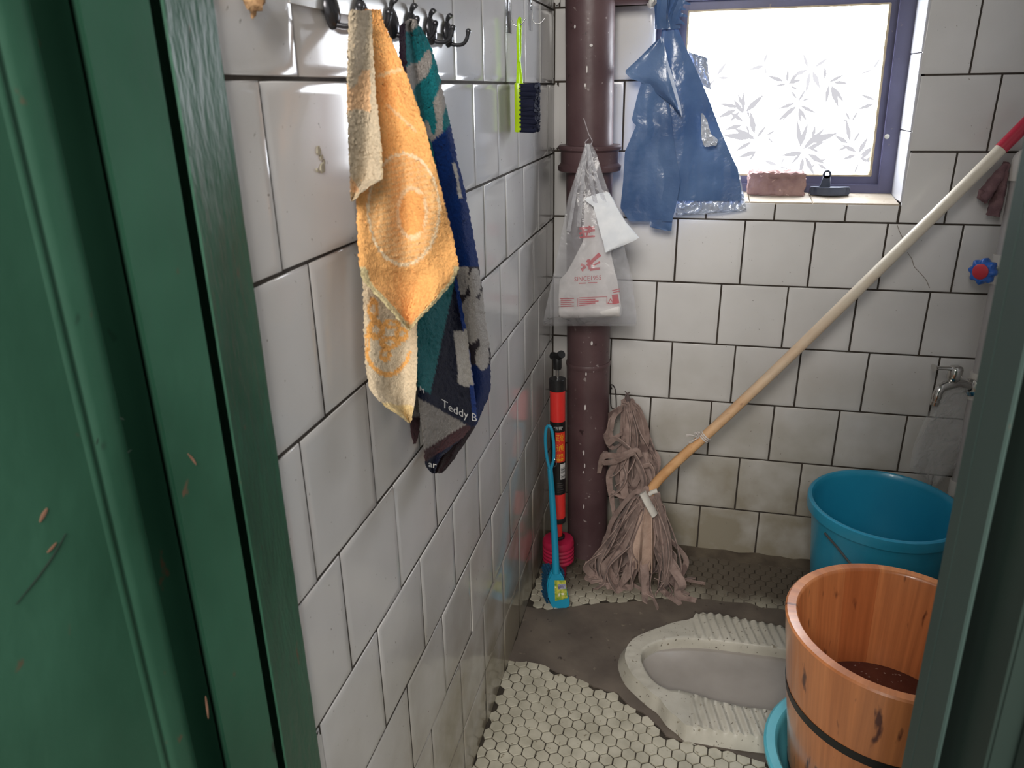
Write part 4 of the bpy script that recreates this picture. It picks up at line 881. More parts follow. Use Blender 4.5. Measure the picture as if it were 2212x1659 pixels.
band('red_panel', -0.006, 0.022, 0.338, 0.418, tubeR + 0.0007, mat('label_red', (226, 58, 40), None, rough=0.4), lb, 'red label panel with yellow characters')
for k, ch in enumerate('疏通器'):
    bm = BM(); put_text(bm, ch, lambda x, y, w_, k=k: wrap(-0.0048 + x * 0.0215, 0.3955 - k * 0.0262 + y * 0.0215, tubeR + 0.0011))
    obj('lettering', bm, mat('yellow_print', (238, 176, 40), None, rough=0.4), lb, smooth=False, label='yellow character')
bm = BM(); put_text(bm, '"五钱"', lambda x, y, w_: wrap(-0.010 + x * 0.0088, 0.425 + y * 0.0105, tubeR + 0.0011)); obj('small_lettering', bm, mat('white_print', (214, 212, 210), None, rough=0.4), lb, smooth=False)
band('barcode', 0.006, 0.023, 0.291, 0.333, tubeR + 0.0007, MATS['white_print'], lb, 'white barcode label')
bm = BM()
for k in range(14):
    z = 0.293 + k * 0.0022
    if k in (5,): continue
    h = 0.0006 + 0.0005 * (k * 7 % 3); g = [[bm.verts.new(wrap(lerp(0.0075, 0.0215, i / 6), zz, tubeR + 0.001)) for i in range(7)] for zz in (z, z + h)]
    for i in range(6): bm.faces.new((g[0][i], g[0][i + 1], g[1][i + 1], g[1][i]))
obj('barcode_lines', bm, black, lb, smooth=False)
bm = BM()
for k in range(5):
    g = [[bm.verts.new(wrap(lerp(-0.002, 0.012 + 0.004 * (k % 2), i / 6), zz, tubeR + 0.001)) for i in range(7)] for zz in (0.256 + k * 0.006, 0.2575 + k * 0.006)]
    for i in range(6): bm.faces.new((g[0][i], g[0][i + 1], g[1][i + 1], g[1][i]))
obj('fine_print', bm, mat('grey_print', (90, 84, 84), None, rough=0.4), lb, smooth=False)

# ------------------------------------------------------------------ toilet brush
tb = thing('toilet_brush', 'turquoise long handled toilet brush leaning in the corner with a yellow sticker', 'brush', (0.068, -0.33, 0.0))
turq = mat('turquoise_plastic', (22, 140, 176), (30, 150, 186), 8, 0.35, coat=0.2)
def tp(px, py, d=0): 
    y = lerp(-0.335, -0.245, (1315 - py) / 395); return ony(px, py, y - d)
bm = BM()
for L_ in ([(1199, 1235), (1203, 1290), (1216, 1312), (1232, 1300)],): pass
head = [(1192, 1236), (1208, 1234), (1217, 1248), (1222, 1265), (1230, 1298), (1232, 1308), (1226, 1315), (1196, 1318), (1192, 1313), (1184, 1290), (1181, 1272), (1184, 1252)]
prism(bm, [tp(x, y) for x, y in head], (-0.004, 0.014, 0.002)); bmesh.ops.bevel(bm, geom=list(bm.edges), offset=0.003, segments=3, affect='EDGES')
for v in bm.verts: v.co.z = max(v.co.z, 0.001)
hd = obj('head', bm, turq, tb, angle=50)
bm = BM()
tube(bm, bez([tp(1201, 1238), tp(1199, 1180), tp(1195, 1110), tp(1191, 1050), tp(1188, 1012)], 8), lambda t: 0.0092 - 0.0026 * t, 14)
tube(bm, bez([tp(1188, 1016), tp(1181, 985), tp(1178, 950), tp(1180, 926), tp(1186, 920), tp(1192, 930), tp(1196, 960), tp(1196, 990), tp(1190, 1014)], 8), 0.0038, 12)
hn = obj('handle', bm, turq, tb)
bm = BM(); c = tp(1197, 1000)
tube(bm, [c + V(0.006 * math.cos(a), 0, 0.0105 * math.sin(a)) for a in [k * 0.5 - 1.6 for k in range(8)]], 0.0007, 6, ); obj('wire_ring', bm, wire_m, hn)
bm = BM(); rows_s = [[tp(1198, 1253, .0015), tp(1222, 1253, .0015)], [tp(1199, 1298, .0015), tp(1226, 1292, .0015)]]
poly(bm, [rows_s[0][0], rows_s[0][1], rows_s[1][1], rows_s[1][0]]); 
for v in bm.verts: v.co += V(0, -0.0008, 0)
obj('sticker', bm, mat('yellow_sticker', (206, 200, 84), (92, 140, 40), 90, 0.45, spots=(226, 222, 196), spot_scale=60, spot_cut=0.6), hd, smooth=False, label='yellow and green printed sticker')
bm = BM(); prism(bm, [tp(1205, 1262, .0022), tp(1222, 1261, .0022), tp(1223, 1272, .0022), tp(1206, 1273, .0022)], (0, -0.0004, 0)); obj('sticker_print', bm, mat('violet_print', (96, 92, 128), (170, 172, 190), 160, 0.5), hd, smooth=False)
bm = BM()
for i in range(11):
    for k in range(6):
        a = tp(1181 + k * 7, 1309 - i * 6.5) + V(0, 0.011, 0); tube(bm, [a, a + V(-0.006, 0.012, 0.001), a + V(-0.019 + random.gauss(0, .001), 0.030 + random.gauss(0, .001), 0.003 + random.uniform(-.002, .002))], 0.0030, 6)
for v in bm.verts: v.co.x = max(v.co.x, 0.003); v.co.z = max(v.co.z, 0.001)
obj('bristles', bm, mat('deep_blue_bristles', (16, 62, 92), (22, 78, 110), 200, 0.6), hd)

# ------------------------------------------------------------------ mop, and the spare mop head hanging on the wall
strip_m = mat('grey_mauve_cotton', (138, 118, 111), (164, 143, 135), 40, 0.95, 0.6, 260, sheen=0.1, spec=0.1, spots=(120, 101, 96), spot_scale=22, spot_cut=0.6)
strip_l = mat('pale_pink_cotton', (172, 147, 133), (190, 165, 150), 40, 0.95, 0.6, 260, spec=0.1)
TIE = ony(1405, 1088, -0.172)
def pole_wood():
    m = mat('bare_wood_pole', (196, 146, 98), (216, 170, 122), 7, 0.5, 0.25, 40, stretch=(3, 14, 3), spots=(164, 112, 70), spot_scale=9, spot_cut=0.68)
    nt = m.node_tree; N, L = nt.nodes, nt.links; b = N['Principled BSDF']; src = b.inputs['Base Color'].links[0].from_socket
    tc = N.new('ShaderNodeTexCoord'); sx = N.new('ShaderNodeSeparateXYZ'); L.new(tc.outputs['Object'], sx.inputs[0])
    n = N.new('ShaderNodeTexNoise'); n.inputs['Scale'].default_value = 9; L.new(tc.outputs['Object'], n.inputs['Vector'])
    a = N.new('ShaderNodeMath'); a.operation = 'MULTIPLY_ADD'; a.inputs[1].default_value = 0.35; L.new(n.outputs[0], a.inputs[0]); L.new(sx.outputs[2], a.inputs[2])
    r = N.new('ShaderNodeMapRange'); r.inputs[1].default_value = 0.55; r.inputs[2].default_value = 1.0; L.new(a.outputs[0], r.inputs[0])
    x = N.new('ShaderNodeMix'); x.data_type = 'RGBA'; L.new(r.outputs[0], x.inputs[0]); L.new(src, x.inputs[6]); x.inputs[7].default_value = lin((206, 196, 178))
    L.new(x.outputs[2], b.inputs['Base Color']); return m
mp = thing('mop', 'wooden handled rag mop leaning across the back wall with its head on the floor', 'mop', (0.28, -0.18, 0.0))
bm = BM(); hp = [TIE + (TIE - ony(1418, 1042, -.165)) * 0.25, ony(1418, 1042, -.165), ony(1560, 908, -.146), ony(1700, 776, -.127), ony(1893, 588, -.104), ony(2037, 447, -.088), ony(2166, 318, -.075)]
tube(bm, bez(hp, 12), 0.0122, 20); mh = obj('handle', bm, pole_wood(), mp)
bm = BM(); e1 = ony(2166, 318, -.075); e0 = ony(2037, 447, -.088); e2 = e1 + (e1 - e0).normalized() * 0.095
tube(bm, [e1 - (e1 - e0).normalized() * 0.004, e1, e1.lerp(e2, .5), e2], 0.0133, 20); obj('end_sleeve', bm, mat('crimson_sleeve', (172, 34, 58), (190, 46, 70), 8, 0.4), mp, label='crimson plastic end sleeve')
bm = BM(); c = ony(1522, 944, -.152); hd_ = (ony(1620, 856, -.135) - ony(1418, 1042, -.165)).normalized(); u_, v_ = frame(hd_)
for k in range(3):
    o_ = c + hd_ * (k * 0.0045 - 0.004); tube(bm, [o_ + (u_ * math.cos(a) + v_ * math.sin(a)) * 0.0138 for a in [i * 2 * math.pi / 18 for i in range(19)]], 0.0017, 7)
kn = c - hd_ * 0.004 + V(-0.012, -0.008, 0.004)
for dx, dz in ((-0.028, 0.004), (-0.02, -0.014), (0.0, 0.016), (-0.010, 0.012)): ribbon(bm, bez([kn, kn + V(dx * .5, -0.006, dz * .7 + 0.004), kn + V(dx, -0.003, dz)], 6), 0.006, 0.0016, (0, 1, 0), 1.5)
obj('tie_cord', bm, mat('white_cord', (206, 200, 196), None, rough=0.8), mh, label='white knotted cord')
bm = BM()
tube(bm, [ony(1388, 1064, -.196), ony(1398, 1084, -.202), ony(1414, 1112, -.204)], 0.0125, 14, ell=0.6); tube(bm, bez([ony(1398, 1072, -.180), ony(1408, 1064, -.182), ony(1420, 1060, -.180)], 6), 0.006, 10)
obj('tape_wrap', bm, mat('grey_white_tape', (196, 190, 182), (208, 204, 196), 60, 0.7), mp, label='pale tape round the strands')
def strands(n, fn, wd, th, rs):
    random.seed(rs); bm = BM()
    for i in range(n):
        pts = fn(i, n)
        for p in pts: p.z = max(p.z, 0.006); p.x = max(p.x, 0.006); p.y = min(p.y, -0.008)
        P_ = bez(pts, 7)
        for p in P_: p.z = max(p.z, 0.005); p.y = min(p.y, -0.006)
        ribbon(bm, P_, (lambda w0: (lambda t: w0 * (0.8 + 0.35 * math.sin(3.1 * t))))(random.uniform(*wd)), th, (random.uniform(-1, 1), -0.5, 0.3), random.uniform(-1.6, 1.6))
    return bm
def low(i, n):
    a = random.uniform(0, 2 * math.pi); rr = random.uniform(0.35, 1.0)
    ex = 0.268 + 0.135 * math.cos(a) * rr; ey = -0.178 + 0.072 * math.sin(a) * rr
    r0 = TIE + V(random.gauss(0, .010), random.gauss(0, .008), random.gauss(0, .010)); d = V(ex, ey, 0) - V(TIE.x, TIE.y, 0)
    lift = random.uniform(0.012, 0.05)
    return [r0, r0 + d * 0.22 + V(0, 0, lift - 0.02), r0 + d * random.uniform(.45, .68) + V(random.gauss(0, .014), random.gauss(0, .012), random.uniform(-0.10, -0.06)), V(TIE.x, TIE.y, 0) + d * random.uniform(.7, 1.0) + V(random.gauss(0, .014), random.gauss(0, .01), random.uniform(.045, .085)), V(ex, ey, 0.010), V(ex, ey, 0.006) + V(d.x, d.y, 0).normalized() * random.uniform(0.0, 0.04) + V(random.gauss(0, .022), random.gauss(0, .014), 0)]
obj('strands', strands(62, low, (0.013, 0.024), 0.0024, 3), strip_m, mp)
def mid(i, n):
    x = TIE.x + (i - n / 2) * 0.012; r0 = TIE + V((i - n / 2) * 0.004, -0.018, 0)
    return [r0, r0 + V((i - n / 2) * 0.006, -0.020, -0.05), r0 + V((i - n / 2) * 0.010, -0.034, -0.11), r0 + V((i - n / 2) * 0.011, -0.032, -0.165)]
obj('wide_strip', strands(4, mid, (0.016, 0.024), 0.0025, 8), strip_l, mp, label='wide paler pink strips')
um = thing('rag_mop', 'bundle of grey rag mop strips hanging from the back wall beside the maroon pipe', 'mop', (0.215, -0.06, 0.08))
TOP = ony(1354, 872, -0.045)
def upp(i, n):
    x1, x2, x3 = (random.uniform(0.190, 0.262), random.uniform(0.186, 0.292), random.uniform(0.200, 0.288))
    y1 = random.uniform(-0.10, -0.03); y2 = y1 - random.uniform(0.0, 0.05); r0 = TOP + V(random.gauss(0, .007), random.gauss(0, .006), random.gauss(0, .008))
    return [r0, V(lerp(r0.x, x1, .6), y1 * .8, random.uniform(.405, .44)), V(x1, y1, random.uniform(.34, .39)), V(x2, y2, random.uniform(.25, .31)), V(lerp(x2, x3, .6), y2, random.uniform(.17, .22)), V(x3, y2 + random.gauss(0, .012), random.uniform(.08, .16))]
obj('strands', strands(38, upp, (0.012, 0.020), 0.0024, 5), strip_m, um)
bm = BM()
for L_ in ([(1297, 1002, -.115), (1305, 985, -.135), (1340, 984, -.15), (1374, 972, -.15), (1384, 986, -.14)], [(1302, 1000, -.13), (1330, 996, -.152), (1372, 978, -.155)], [(1312, 960, -.12), (1330, 948, -.13), (1352, 962, -.14), (1372, 984, -.148), (1390, 1020, -.15), (1394, 1050, -.15), (1378, 1072, -.15), (1346, 1074, -.15), (1322, 1062, -.14)],
           [(1340, 880, -.06), (1312, 905, -.07), (1310, 945, -.09), (1324, 968, -.10), (1350, 950, -.12)], [(1362, 888, -.06), (1376, 940, -.10), (1372, 990, -.12), (1352, 1030, -.14), (1330, 1050, -.14)], [(1352, 882, -.065), (1362, 930, -.11), (1356, 985, -.13), (1336, 1020, -.14), (1318, 1030, -.13)], [(1330, 1000, -.13), (1316, 1030, -.12), (1322, 1080, -.12), (1330, 1130, -.12)],
           [(1345, 1004, -.14), (1352, 1030, -.15), (1340, 1056, -.152), (1318, 1072, -.14)], [(1308, 975, -.12), (1298, 1000, -.12), (1294, 1022, -.11)], [(1330, 890, -.07), (1318, 915, -.085), (1322, 945, -.09), (1345, 936, -.09)], [(1352, 876, -.06), (1340, 884, -.08), (1326, 900, -.085), (1320, 930, -.085)], [(1384, 1010, -.14), (1404, 1006, -.14), (1412, 1030, -.145), (1410, 1062, -.15)], [(1365, 885, -.06), (1380, 930, -.08), (1400, 965, -.09), (1420, 1000, -.09)], [(1372, 890, -.05), (1392, 920, -.06), (1410, 965, -.07), (1424, 1004, -.07)]):
    ribbon(bm, bez([ony(*q) for q in L_], 9), lambda t: 0.0135 + 0.003 * math.sin(5 * t), 0.0024, (0, -0.3, 1), 0.5)
obj('looped_strip', bm, strip_m, um, label='looped strips')
bm = BM(); ribbon(bm, bez([TOP + V(0, 0, -0.005), TOP + V(0.002, -.006, 0.012), TOP + V(-0.003, -.004, 0.024), TOP + V(0.006, 0, 0.032)], 6), lambda t: 0.010 * (1 - 0.5 * t), 0.003, (1, 0, 0), 2.0)
ribbon(bm, bez([TOP + V(0.002, 0, 0.0), TOP + V(0.006, -.004, 0.014), TOP + V(0.000, -.002, 0.028), TOP + V(-0.006, 0, 0.034)], 6), 0.006, 0.002, (1, 0, 0), 2.0); obj('tied_top', bm, mat('dark_rag', (92, 80, 78), (110, 96, 94), 60, 0.95), um)
t = thing('wire_loop', 'thin dark bent wire hook on the back wall beside the maroon pipe', 'hook', (0.185, -0.01, 0.47))
bm = BM(); tube(bm, bez([ony(1322, 840, -.002), ony(1318, 832, -.012), ony(1324, 832, -.014), ony(1329, 842, -.012), ony(1331, 868, -.012), ony(1331, 884, -.014)], 7), 0.0013, 8)
tube(bm, bez([ony(1319, 834, -.010), ony(1319, 860, -.010), ony(1321, 880, -.014), ony(1331, 884, -.014)], 7), 0.0013, 8); obj('wire', bm, mat('rusty_wire', (44, 40, 42), (60, 52, 50), 60, 0.6, metal=0.5), t)

# ------------------------------------------------------------------ squat toilet pan
s3 = 5.185
def tz(L_): return [(1320 + x / s3, 1300 + y / s3) for x, y in L_]
OUT = tz([(1940, 280), (1500, 195), (1200, 140), (1080, 125), (960, 135), (890, 190), (720, 225), (560, 280), (400, 335), (270, 400), (190, 480), (155, 590), (170, 680), (230, 800), (340, 910), (450, 1010), (540, 1080), (600, 1160), (660, 1230), (750, 1300), (830, 1370), (900, 1390), (1080, 1420), (1380, 1470), (1720, 1510)])
INN = tz([(1940, 520), (1600, 475), (1200, 425), (1040, 412), (900, 405), (800, 406), (700, 412), (560, 430), (470, 462), (400, 500), (352, 545), (330, 620), (345, 690), (385, 770), (440, 850), (520, 920), (580, 955), (640, 980), (720, 990), (800, 1000), (900, 1025), (980, 1045), (1100, 1085), (1280, 1130), (1600, 1190)])
ZR = 0.031
outp = [onz(x, y, ZR) for x, y in OUT]; innp = [onz(x, y, ZR) for x, y in INN]
# hidden rear end behind the tub
outp = [V(0.66, outp[0].y - 0.02, ZR)] + outp + [V(0.575, outp[-1].y + 0.010, ZR), V(0.603, -0.59, ZR)]
innp = [V(0.66, innp[0].y - 0.01, ZR)] + innp + [V(0.60, innp[-1].y + 0.012, ZR), V(0.625, -0.535, ZR)]
outp = bez(outp, 28); innp = bez(innp, 28)
bm = BM(); rings = []; nA = len(outp)
ctr = V(0.45, -0.48, ZR)
for i in range(nA):
    o_, n_ = outp[i], innp[i]; row = []
    outd = (o_ - n_); outd.z = 0; outd.normalize()
    row += [o_ + outd * 0.016 + V(0, 0, -ZR), o_ + outd * 0.008 + V(0, 0, -ZR * 0.5), o_ + outd * 0.0015 + V(0, 0, -0.004)]
    for k in range(9):
        t = k / 8; p = o_.lerp(n_, t); zone = sm(0.392, 0.41, p.x) * (1 - sm(0.68, 0.7, p.x)) * sm(0.0, 0.15, t) * (1 - sm(0.86, 1.0, t))
        zone = max(zone, 0.8 * sm(0.392, 0.41, p.x) * (1 if t < 0.15 else 0))
        rp = 0.5 + 0.5 * math.sin((p.x + 0.25 * (p.y + 0.48) * (1 if p.y > -0.48 else 1)) * 2 * math.pi / 0.0192)
        row.append(p + V(0, 0, 0.0062 * zone * rp - 0.003 * zone + 0.0012 * nz(p, 60)))
    inw = -outd
    row += [n_ + inw * 0.002 + V(0, 0, -0.0025), n_ + inw * 0.0035 + V(0, 0, -0.012), n_ + inw * 0.0045 + V(0, 0, -0.021), n_ + inw * 0.0055 + V(0, 0, -0.0268)]
    rings.append([bm.verts.new(p) for p in row])
for a, b in zip(rings, rings[1:]):
    for k in range(len(a) - 1): bm.faces.new((a[k], a[k + 1], b[k + 1], b[k]))
sq = thing('squat_toilet', 'white ceramic squat toilet pan with ribbed foot rests set in the cement floor', 'toilet', (0.45, -0.48, 0.0))
obj('rim', bm, mat('worn_ceramic', (172, 168, 156), (192, 188, 176), 14, 0.42, 0.3, 90, spots=[(134, 126, 110), (78, 70, 58)], spot_scale=75, spot_cut=0.66), sq, angle=60)
bm = BM(); bp_ = []
for i in range(nA):
    o_, n_ = outp[i], innp[i]; d = (n_ - o_); d.z = 0; d.normalize(); bp_.append(n_ + d * 0.0042 + V(0, 0, -0.0240))
ring1 = [bm.verts.new(p) for p in bp_]; c0 = V(0.48, -0.485, 0.0)
ring2 = [bm.verts.new(p.lerp(V(min(max(p.x, 0.36), 0.66), -0.485, p.z), 0.12) + V(0, 0, -0.003)) for p in bp_]
for i in range(nA - 1): bm.faces.new((ring1[i], ring1[i + 1], ring2[i + 1], ring2[i]))
bm.faces.new(ring2[::-1])
obj('trough', bm, mat('grey_glaze', (150, 144, 138), (162, 156, 150), 10, 0.22, 0.05, 20, coat=0.3), sq, angle=60, label='smooth grey glazed trough')

# ------------------------------------------------------------------ blue basin, wooden tub, blue bucket
TC = V(0.708, -0.752, 0)
bs = thing('basin', 'pale turquoise plastic wash basin standing under the wooden tub', 'basin', (TC.x, TC.y, 0.0))
sky_pl = mat('pale_turquoise_plastic', (92, 186, 206), (104, 196, 214), 6, 0.35, coat=0.2); BC = V(0.712, -0.7545, 0)
bm = BM(); lathe(bm, [(0.0, 0.004), (0.136, 0.004), (0.140, 0.008), (0.160, 0.085), (0.163, 0.096), (0.167, 0.0998), (0.1815, 0.1005), (0.1855, 0.097), (0.1855, 0.090), (0.1825, 0.090), (0.1805, 0.095), (0.169, 0.094), (0.164, 0.080), (0.1445, 0.004), (0.140, 0.0005), (0.0, 0.0005)], BC, seg=72); obj('shell', bm, sky_pl, bs, angle=35)
wt = thing('wooden_tub', 'varnished wooden foot soaking tub with a black hoop standing in the pale basin', 'tub', (TC.x, TC.y, 0.005))
def tub_wood():
    m = bpy.data.materials.new('varnished_fir'); m.use_nodes = True; nt = m.node_tree; N, L = nt.nodes, nt.links; b = N['Principled BSDF']
    tc = N.new('ShaderNodeTexCoord'); sx = N.new('ShaderNodeSeparateXYZ'); L.new(tc.outputs['Object'], sx.inputs[0])
    at = N.new('ShaderNodeMath'); at.operation = 'ARCTAN2'; L.new(sx.outputs[1], at.inputs[0]); L.new(sx.outputs[0], at.inputs[1])
    mu = N.new('ShaderNodeMath'); mu.operation = 'MULTIPLY'; mu.inputs[1].default_value = 16 / (2 * math.pi); L.new(at.outputs[0], mu.inputs[0])
    fl = N.new('ShaderNodeMath'); fl.operation = 'FLOOR'; L.new(mu.outputs[0], fl.inputs[0])
    wn = N.new('ShaderNodeTexWhiteNoise'); wn.noise_dimensions = '1D'; L.new(fl.outputs[0], wn.inputs['W'])
    cb = N.new('ShaderNodeCombineXYZ'); L.new(mu.outputs[0], cb.inputs[0]); L.new(sx.outputs[2], cb.inputs[2])
    def tex(scale, st, det=4):
        mp = N.new('ShaderNodeMapping'); mp.inputs['Scale'].default_value = st; L.new(cb.outputs[0], mp.inputs[0]); n = N.new('ShaderNodeTexNoise'); n.inputs['Scale'].default_value = scale; n.inputs['Detail'].default_value = det; L.new(mp.outputs[0], n.inputs['Vector']); return n
    def ramp(src, a, c, ca, cc):
        r = N.new('ShaderNodeValToRGB'); r.color_ramp.elements[0].position = a; r.color_ramp.elements[1].position = c; r.color_ramp.elements[0].color = ca; r.color_ramp.elements[1].color = cc; L.new(src, r.inputs[0]); return r.outputs[0]
    base = ramp(wn.outputs[0], 0.0, 1.0, lin((196, 118, 72)), lin((222, 148, 96)))
    grain = ramp(tex(3.0, (2.2, 1, 1.3)).outputs[0], 0.35, 0.7, (0.80, 0.74, 0.70, 1), (1.08, 1.05, 1.0, 1))
    x = N.new('ShaderNodeMix'); x.data_type = 'RGBA'; x.blend_type = 'MULTIPLY'; x.inputs[0].default_value = 1; L.new(base, x.inputs[6]); L.new(grain, x.inputs[7])
    kn = ramp(tex(1.6, (1.6, 1, 7.0), 3).outputs[0], 0.63, 0.70, (0, 0, 0, 1), (1, 1, 1, 1))
    y = N.new('ShaderNodeMix'); y.data_type = 'RGBA'; L.new(kn, y.inputs[0]); L.new(x.outputs[2], y.inputs[6]); y.inputs[7].default_value = lin((92, 44, 34))
    L.new(y.outputs[2], b.inputs['Base Color']); b.inputs['Roughness'].default_value = 0.28; b.inputs['Coat Weight'].default_value = 0.5; b.inputs['Coat Roughness'].default_value = 0.12
    return m
wood = tub_wood(); TZ0, TZ1, TR = 0.0055, 0.386, 0.1755
bm = BM(); lathe(bm, [(0.0, TZ0 + 0.02), (0.113, TZ0 + 0.02), (0.118, 0.03 + TZ0), (0.1545, TZ1 - 0.006), (0.156, TZ1 - 0.002), (0.1585, TZ1), (TR - 0.003, TZ1), (TR, TZ1 - 0.003), (0.1625, 0.27), (0.146, 0.14), (0.134, 0.04), (0.1305, TZ0), (0.0, TZ0)], TC, seg=96); tbo = obj('staved_body', bm, wood, wt, angle=35)
def hoop(z0, z1, name='hoop'):
    bm = BM(); r0 = 0.0012
    def rad(z): return lerp(0.146, 0.1625, (z - 0.14) / 0.13)
    lathe(bm, [(rad(z0) - 0.002, z0), (rad(z0) + r0, z0), (rad(z1) + r0, z1), (rad(z1) - 0.002, z1)], TC, seg=96, closed=True); obj(name, bm, mat('black_hoop', (24, 22, 24), None, rough=0.4), wt, angle=35)
hoop(0.232, 0.249); hoop(0.06, 0.074)
bm = BM(); lathe(bm, [(0.0, 0.196), (0.05, 0.196), (0.1, 0.1962), (0.1345, 0.196), (0.1335, 0.190), (0.0, 0.190)], TC, seg=64)
tag(obj('murky_water', bm, mat('murky_red_water', (84, 46, 40), (104, 62, 54), 14, 0.12, 0.5, 60, spots=(196, 178, 168), spot_scale=120, spot_cut=0.66), base=(TC.x, TC.y, 0.19)), 'dark reddish water with pale specks inside the wooden tub', 'water')
KC = V(0.797, -0.243, 0)
bk = thing('bucket', 'blue plastic bucket with a wire handle standing under the tap', 'bucket', (KC.x, KC.y, 0.0))
bm = BM(); lathe(bm, [(0.0, 0.006), (0.118, 0.006), (0.121, 0.02), (0.1215, 0.06), (0.123, 0.062), (0.1485, 0.320), (0.150, 0.328), (0.1535, 0.3335), (0.1585, 0.3345), (0.162, 0.332), (0.1632, 0.326), (0.1626, 0.310), (0.1595, 0.3095), (0.1575, 0.312), (0.1515, 0.310), (0.126, 0.05), (0.1245, 0.002), (0.121, 0.0005), (0.0, 0.0005)], KC, seg=80)
obj('shell', bm, mat('sea_blue_plastic', (32, 136, 170), (40, 146, 180), 6, 0.33, coat=0.2), bk, angle=35)
bm = BM(); piv = [KC + V(-0.158 * 0.82, -0.158 * 0.57, 0.297), KC + V(0.158 * 0.82, 0.158 * 0.57, 0.297)]
dn = V(0.57, -0.82, 0)
arc = [KC + V(-0.82, -0.57, 0) * 0.1655 * math.cos(a) + dn * (0.178 * math.sin(a) ** 0.7 if math.sin(a) > 0 else 0) + V(0, 0, 0.297 - 0.12 * math.sin(a)) for a in [math.pi * k / 28 for k in range(29)]]
tube(bm, arc, 0.0025, 8); obj('wire_handle', bm, mat('grey_wire', (104, 106, 108), None, rough=0.4, metal=0.7), bk)

# ------------------------------------------------------------------ water pipe, valve, tap
pvc = mat('white_pvc', (216, 212, 206), (226, 222, 216), 12, 0.35, coat=0.2); pvc_g = mat('grey_white_pvc', (176, 172, 172), (192, 188, 186), 10, 0.4)
pt_ = thing('water_pipe', 'white plastic water pipe with an elbow and tees running up the corner by the tap', 'pipe', (0.99, -0.03, 0.0))
def wx(z): return V(0.9965 + (0.8223 - z) * 0.02, -0.030, z)
bm = BM(); tube(bm, [wx(0.01), wx(0.5), wx(1.052)], 0.0125, 20); obj('riser', bm, pvc_g, pt_)
bm = BM(); tube(bm, [wx(1.01), wx(1.012), wx(1.04)], 0.0170, 20); tube(bm, bez([wx(1.035), wx(1.052) + V(0.003, 0, 0.003), wx(1.055) + V(0.02, 0, 0.004), wx(1.055) + V(0.045, 0, 0.004)], 6), 0.0168, 20); obj('elbow', bm, pvc, pt_)
bm = BM(); tube(bm, [wx(1.059) + V(0.04, 0, 0), V(XR - 0.006, -0.03, 1.059)], 0.0125, 18); obj('wall_stub', bm, pvc_g, pt_)
D45 = V(-0.70, -0.71, 0.05).normalized()
for nm, zz in (('tee', 0.822), ('tee', 0.548)):
    bm = BM(); tube(bm, [wx(zz - 0.032), wx(zz), wx(zz + 0.032)], 0.0172, 20); tube(bm, [wx(zz), wx(zz) + D45 * 0.028], 0.0155, 18); obj(nm, bm, pvc, pt_, angle=35)
bm = BM(); tube(bm, [wx(0.262), wx(0.30)], 0.0168, 20); obj('coupler', bm, pvc, pt_, angle=35)
chrome = mat('worn_chrome', (190, 188, 184), (206, 204, 200), 20, 0.18, 0.1, 60, metal=1.0)
vv = thing('stop_valve', 'stop valve with a lobed blue plastic handle and red cap on the white water pipe', 'valve', wx(0.822))
bm = BM(); c = wx(0.822) + D45 * 0.026; lathe(bm, [(0.0, 0), (0.0135, 0), (0.0135, 0.006), (0.009, 0.009), (0.009, 0.02), (0.0065, 0.023), (0.0065, 0.034), (0, 0.034)], c, D45, 24); obj('spindle', bm, chrome, vv, angle=35)
bm = BM(); c2 = wx(0.822) + D45 * 0.056; lathe(bm, [(0.0, 0), (0.022, 0.0), (0.026, 0.004), (0.026, 0.018), (0.022, 0.022), (0.0, 0.022)], c2, D45, 72, mod=lambda a: 1 + 0.10 * math.cos(8 * a)); kb = obj('handle', bm, mat('royal_blue_plastic', (24, 84, 168), (32, 94, 180), 8, 0.38, coat=0.2), vv, angle=45)
bm = BM(); lathe(bm, [(0.0, 0.0215), (0.0165, 0.0215), (0.0165, 0.0235), (0.0155, 0.0242), (0.0, 0.0242)], c2, D45, 32); obj('cap', bm, mat('red_cap_plastic', (178, 44, 56), None, rough=0.4), kb, label='red disc cap')
tp_ = thing('water_tap', 'worn chrome water tap with a lever handle on the back wall above the blue bucket', 'tap', wx(0.548))
bm = BM(); c = wx(0.548) + D45 * 0.026; lathe(bm, [(0.0085, 0), (0.021, 0.0), (0.0205, 0.004), (0.013, 0.0075), (0.0085, 0.008)], c, D45, 28, closed=True); obj('flange', bm, chrome, tp_, angle=35)
bm = BM(); a0 = wx(0.548) + D45 * 0.02
def fp_(px, py, Y): return ony(px, py, Y)
tube(bm, bez([a0, fp_(2072, 827, -.060), fp_(2052, 831, -.077), fp_(2042, 834, -.083), fp_(2032, 839, -.089), fp_(2027, 847, -.092), fp_(2025, 853, -.093)], 8), lambda t: 0.0125 - 0.003 * t, 18); sp_ = obj('spout', bm, chrome, tp_)
bm = BM(); e_ = fp_(2025, 852, -.093); lathe(bm, [(0.0045, 0.004), (0.0098, 0.004), (0.0105, 0.0), (0.0105, -0.009), (0.0085, -0.010), (0.0085, -0.016), (0.0095, -0.017), (0.0095, -0.026), (0.0055, -0.026)], e_, (0.1, 0, 1), 20, closed=True); obj('nozzle', bm, chrome, sp_, angle=35)
bm = BM(); h0 = fp_(2057, 828, -.074); lathe(bm, [(0.0, 0), (0.0095, 0), (0.0095, 0.006), (0.0135, 0.010), (0.015, 0.016), (0.0155, 0.034), (0.013, 0.040), (0.006, 0.043), (0.0, 0.043)], h0, (0.05, 0, 1), 24)
q0, q1 = fp_(2055, 796, -.074), fp_(2020, 794, -.082)
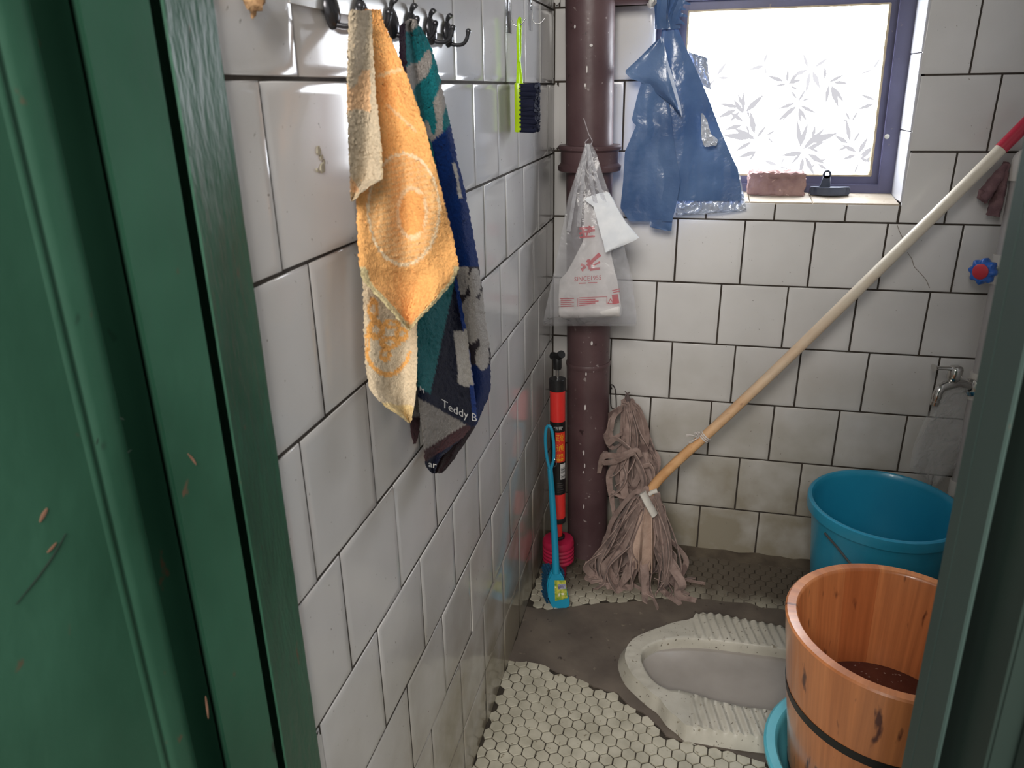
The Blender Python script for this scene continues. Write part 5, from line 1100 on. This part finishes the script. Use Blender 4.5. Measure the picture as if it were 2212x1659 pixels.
tube(bm, bez([q0, q0.lerp(q1, .35), q0.lerp(q1, .7), q1, q1 + (q1 - q0) * 0.08], 6), lambda t: 0.0090 - 0.002 * math.sin(t * 3.1) + 0.0045 * sm(.6, .85, t), 14, ell=0.6); obj('lever', bm, chrome, tp_, angle=45)
cw = thing('clear_plastic_bag', 'limp clear plastic bag hanging from the neck of the tap', 'bag', fp_(2030, 950, -.05))
def cf(k): return lambda u, v, x, y: 0.006 * math.sin(u * 8 + k + v * 3) * v + 0.008 * nz((x * .03, y * .012, k))
bm = BM(); sheet(bm, [(814, 2066, 2084, -.070, -.064), (830, 2058, 2092, -.080, -.062), (860, 2030, 2090, -.084, -.062), (900, 2000, 2084, -.086, -.062), (960, 1974, 2076, -.086, -.060), (1010, 1964, 2064, -.084, -.060), (1024, 1980, 2054, -.082, -.062), (1048, 2010, 2026, -.076, -.074)], 1, 0.0004, 26, 7, cf(2), thick_dir=(0, 1, 0)); obj('front_film', bm, film('clear_limp_polythene', (254, 254, 252), 0.13, 0.35, 0.06, 0.8, 26), cw)
bm = BM(); sheet(bm, [(816, 2068, 2084, -.056, -.054), (860, 2036, 2088, -.050, -.050), (960, 1980, 2074, -.046, -.048), (1008, 1972, 2062, -.046, -.048), (1040, 2006, 2030, -.052, -.052)], 1, 0.0004, 20, 8, cf(6), thick_dir=(0, 1, 0)); obj('back_film', bm, bpy.data.materials['clear_limp_polythene'], cw)

# grey-mauve work glove hanging by the pipe
gl = thing('rag_glove', 'limp mauve brown cloth glove hanging beside the white pipe behind the mop handle', 'glove', ony(2140, 440, -0.03))
glm = mat('mauve_brown_knit', (110, 84, 88), (132, 104, 106), 60, 0.95, 0.8, 300, spec=0.1)
bm = BM()
for L_, r_ in (([(2172, 352), (2158, 378), (2138, 405), (2124, 424), (2116, 430)], lambda t: 0.008 + 0.012 * math.sin(min(1, t * 1.1) * 2.2) - 0.006 * sm(.85, 1, t)), ([(2176, 352), (2168, 390), (2156, 425), (2147, 455), (2145, 465)], lambda t: 0.008 + 0.0115 * sm(0, .7, t))):
    tube(bm, bez([ony(x, y, -0.024) for x, y in L_], 7), r_, 18, ell=0.62)
for v in bm.verts: v.co += V(nz(v.co, 90), 0.5 * nz(v.co, 90, 4), nz(v.co, 90, 8)) * 0.0035; v.co.y = min(v.co.y, -0.003)
obj('palm', bm, glm, gl)
bm = BM()
for k in range(4):
    a = ony(2120 + k * 3.4, 424 + k * 2 - 14, -0.034); b_ = ony(2114 + k * 5.2, 428 + k * 3.5, -0.032); tube(bm, bez([a, a.lerp(b_, .5), b_], 4), lambda t: 0.0052 - 0.0015 * t, 10)
obj('finger', bm, glm, gl)
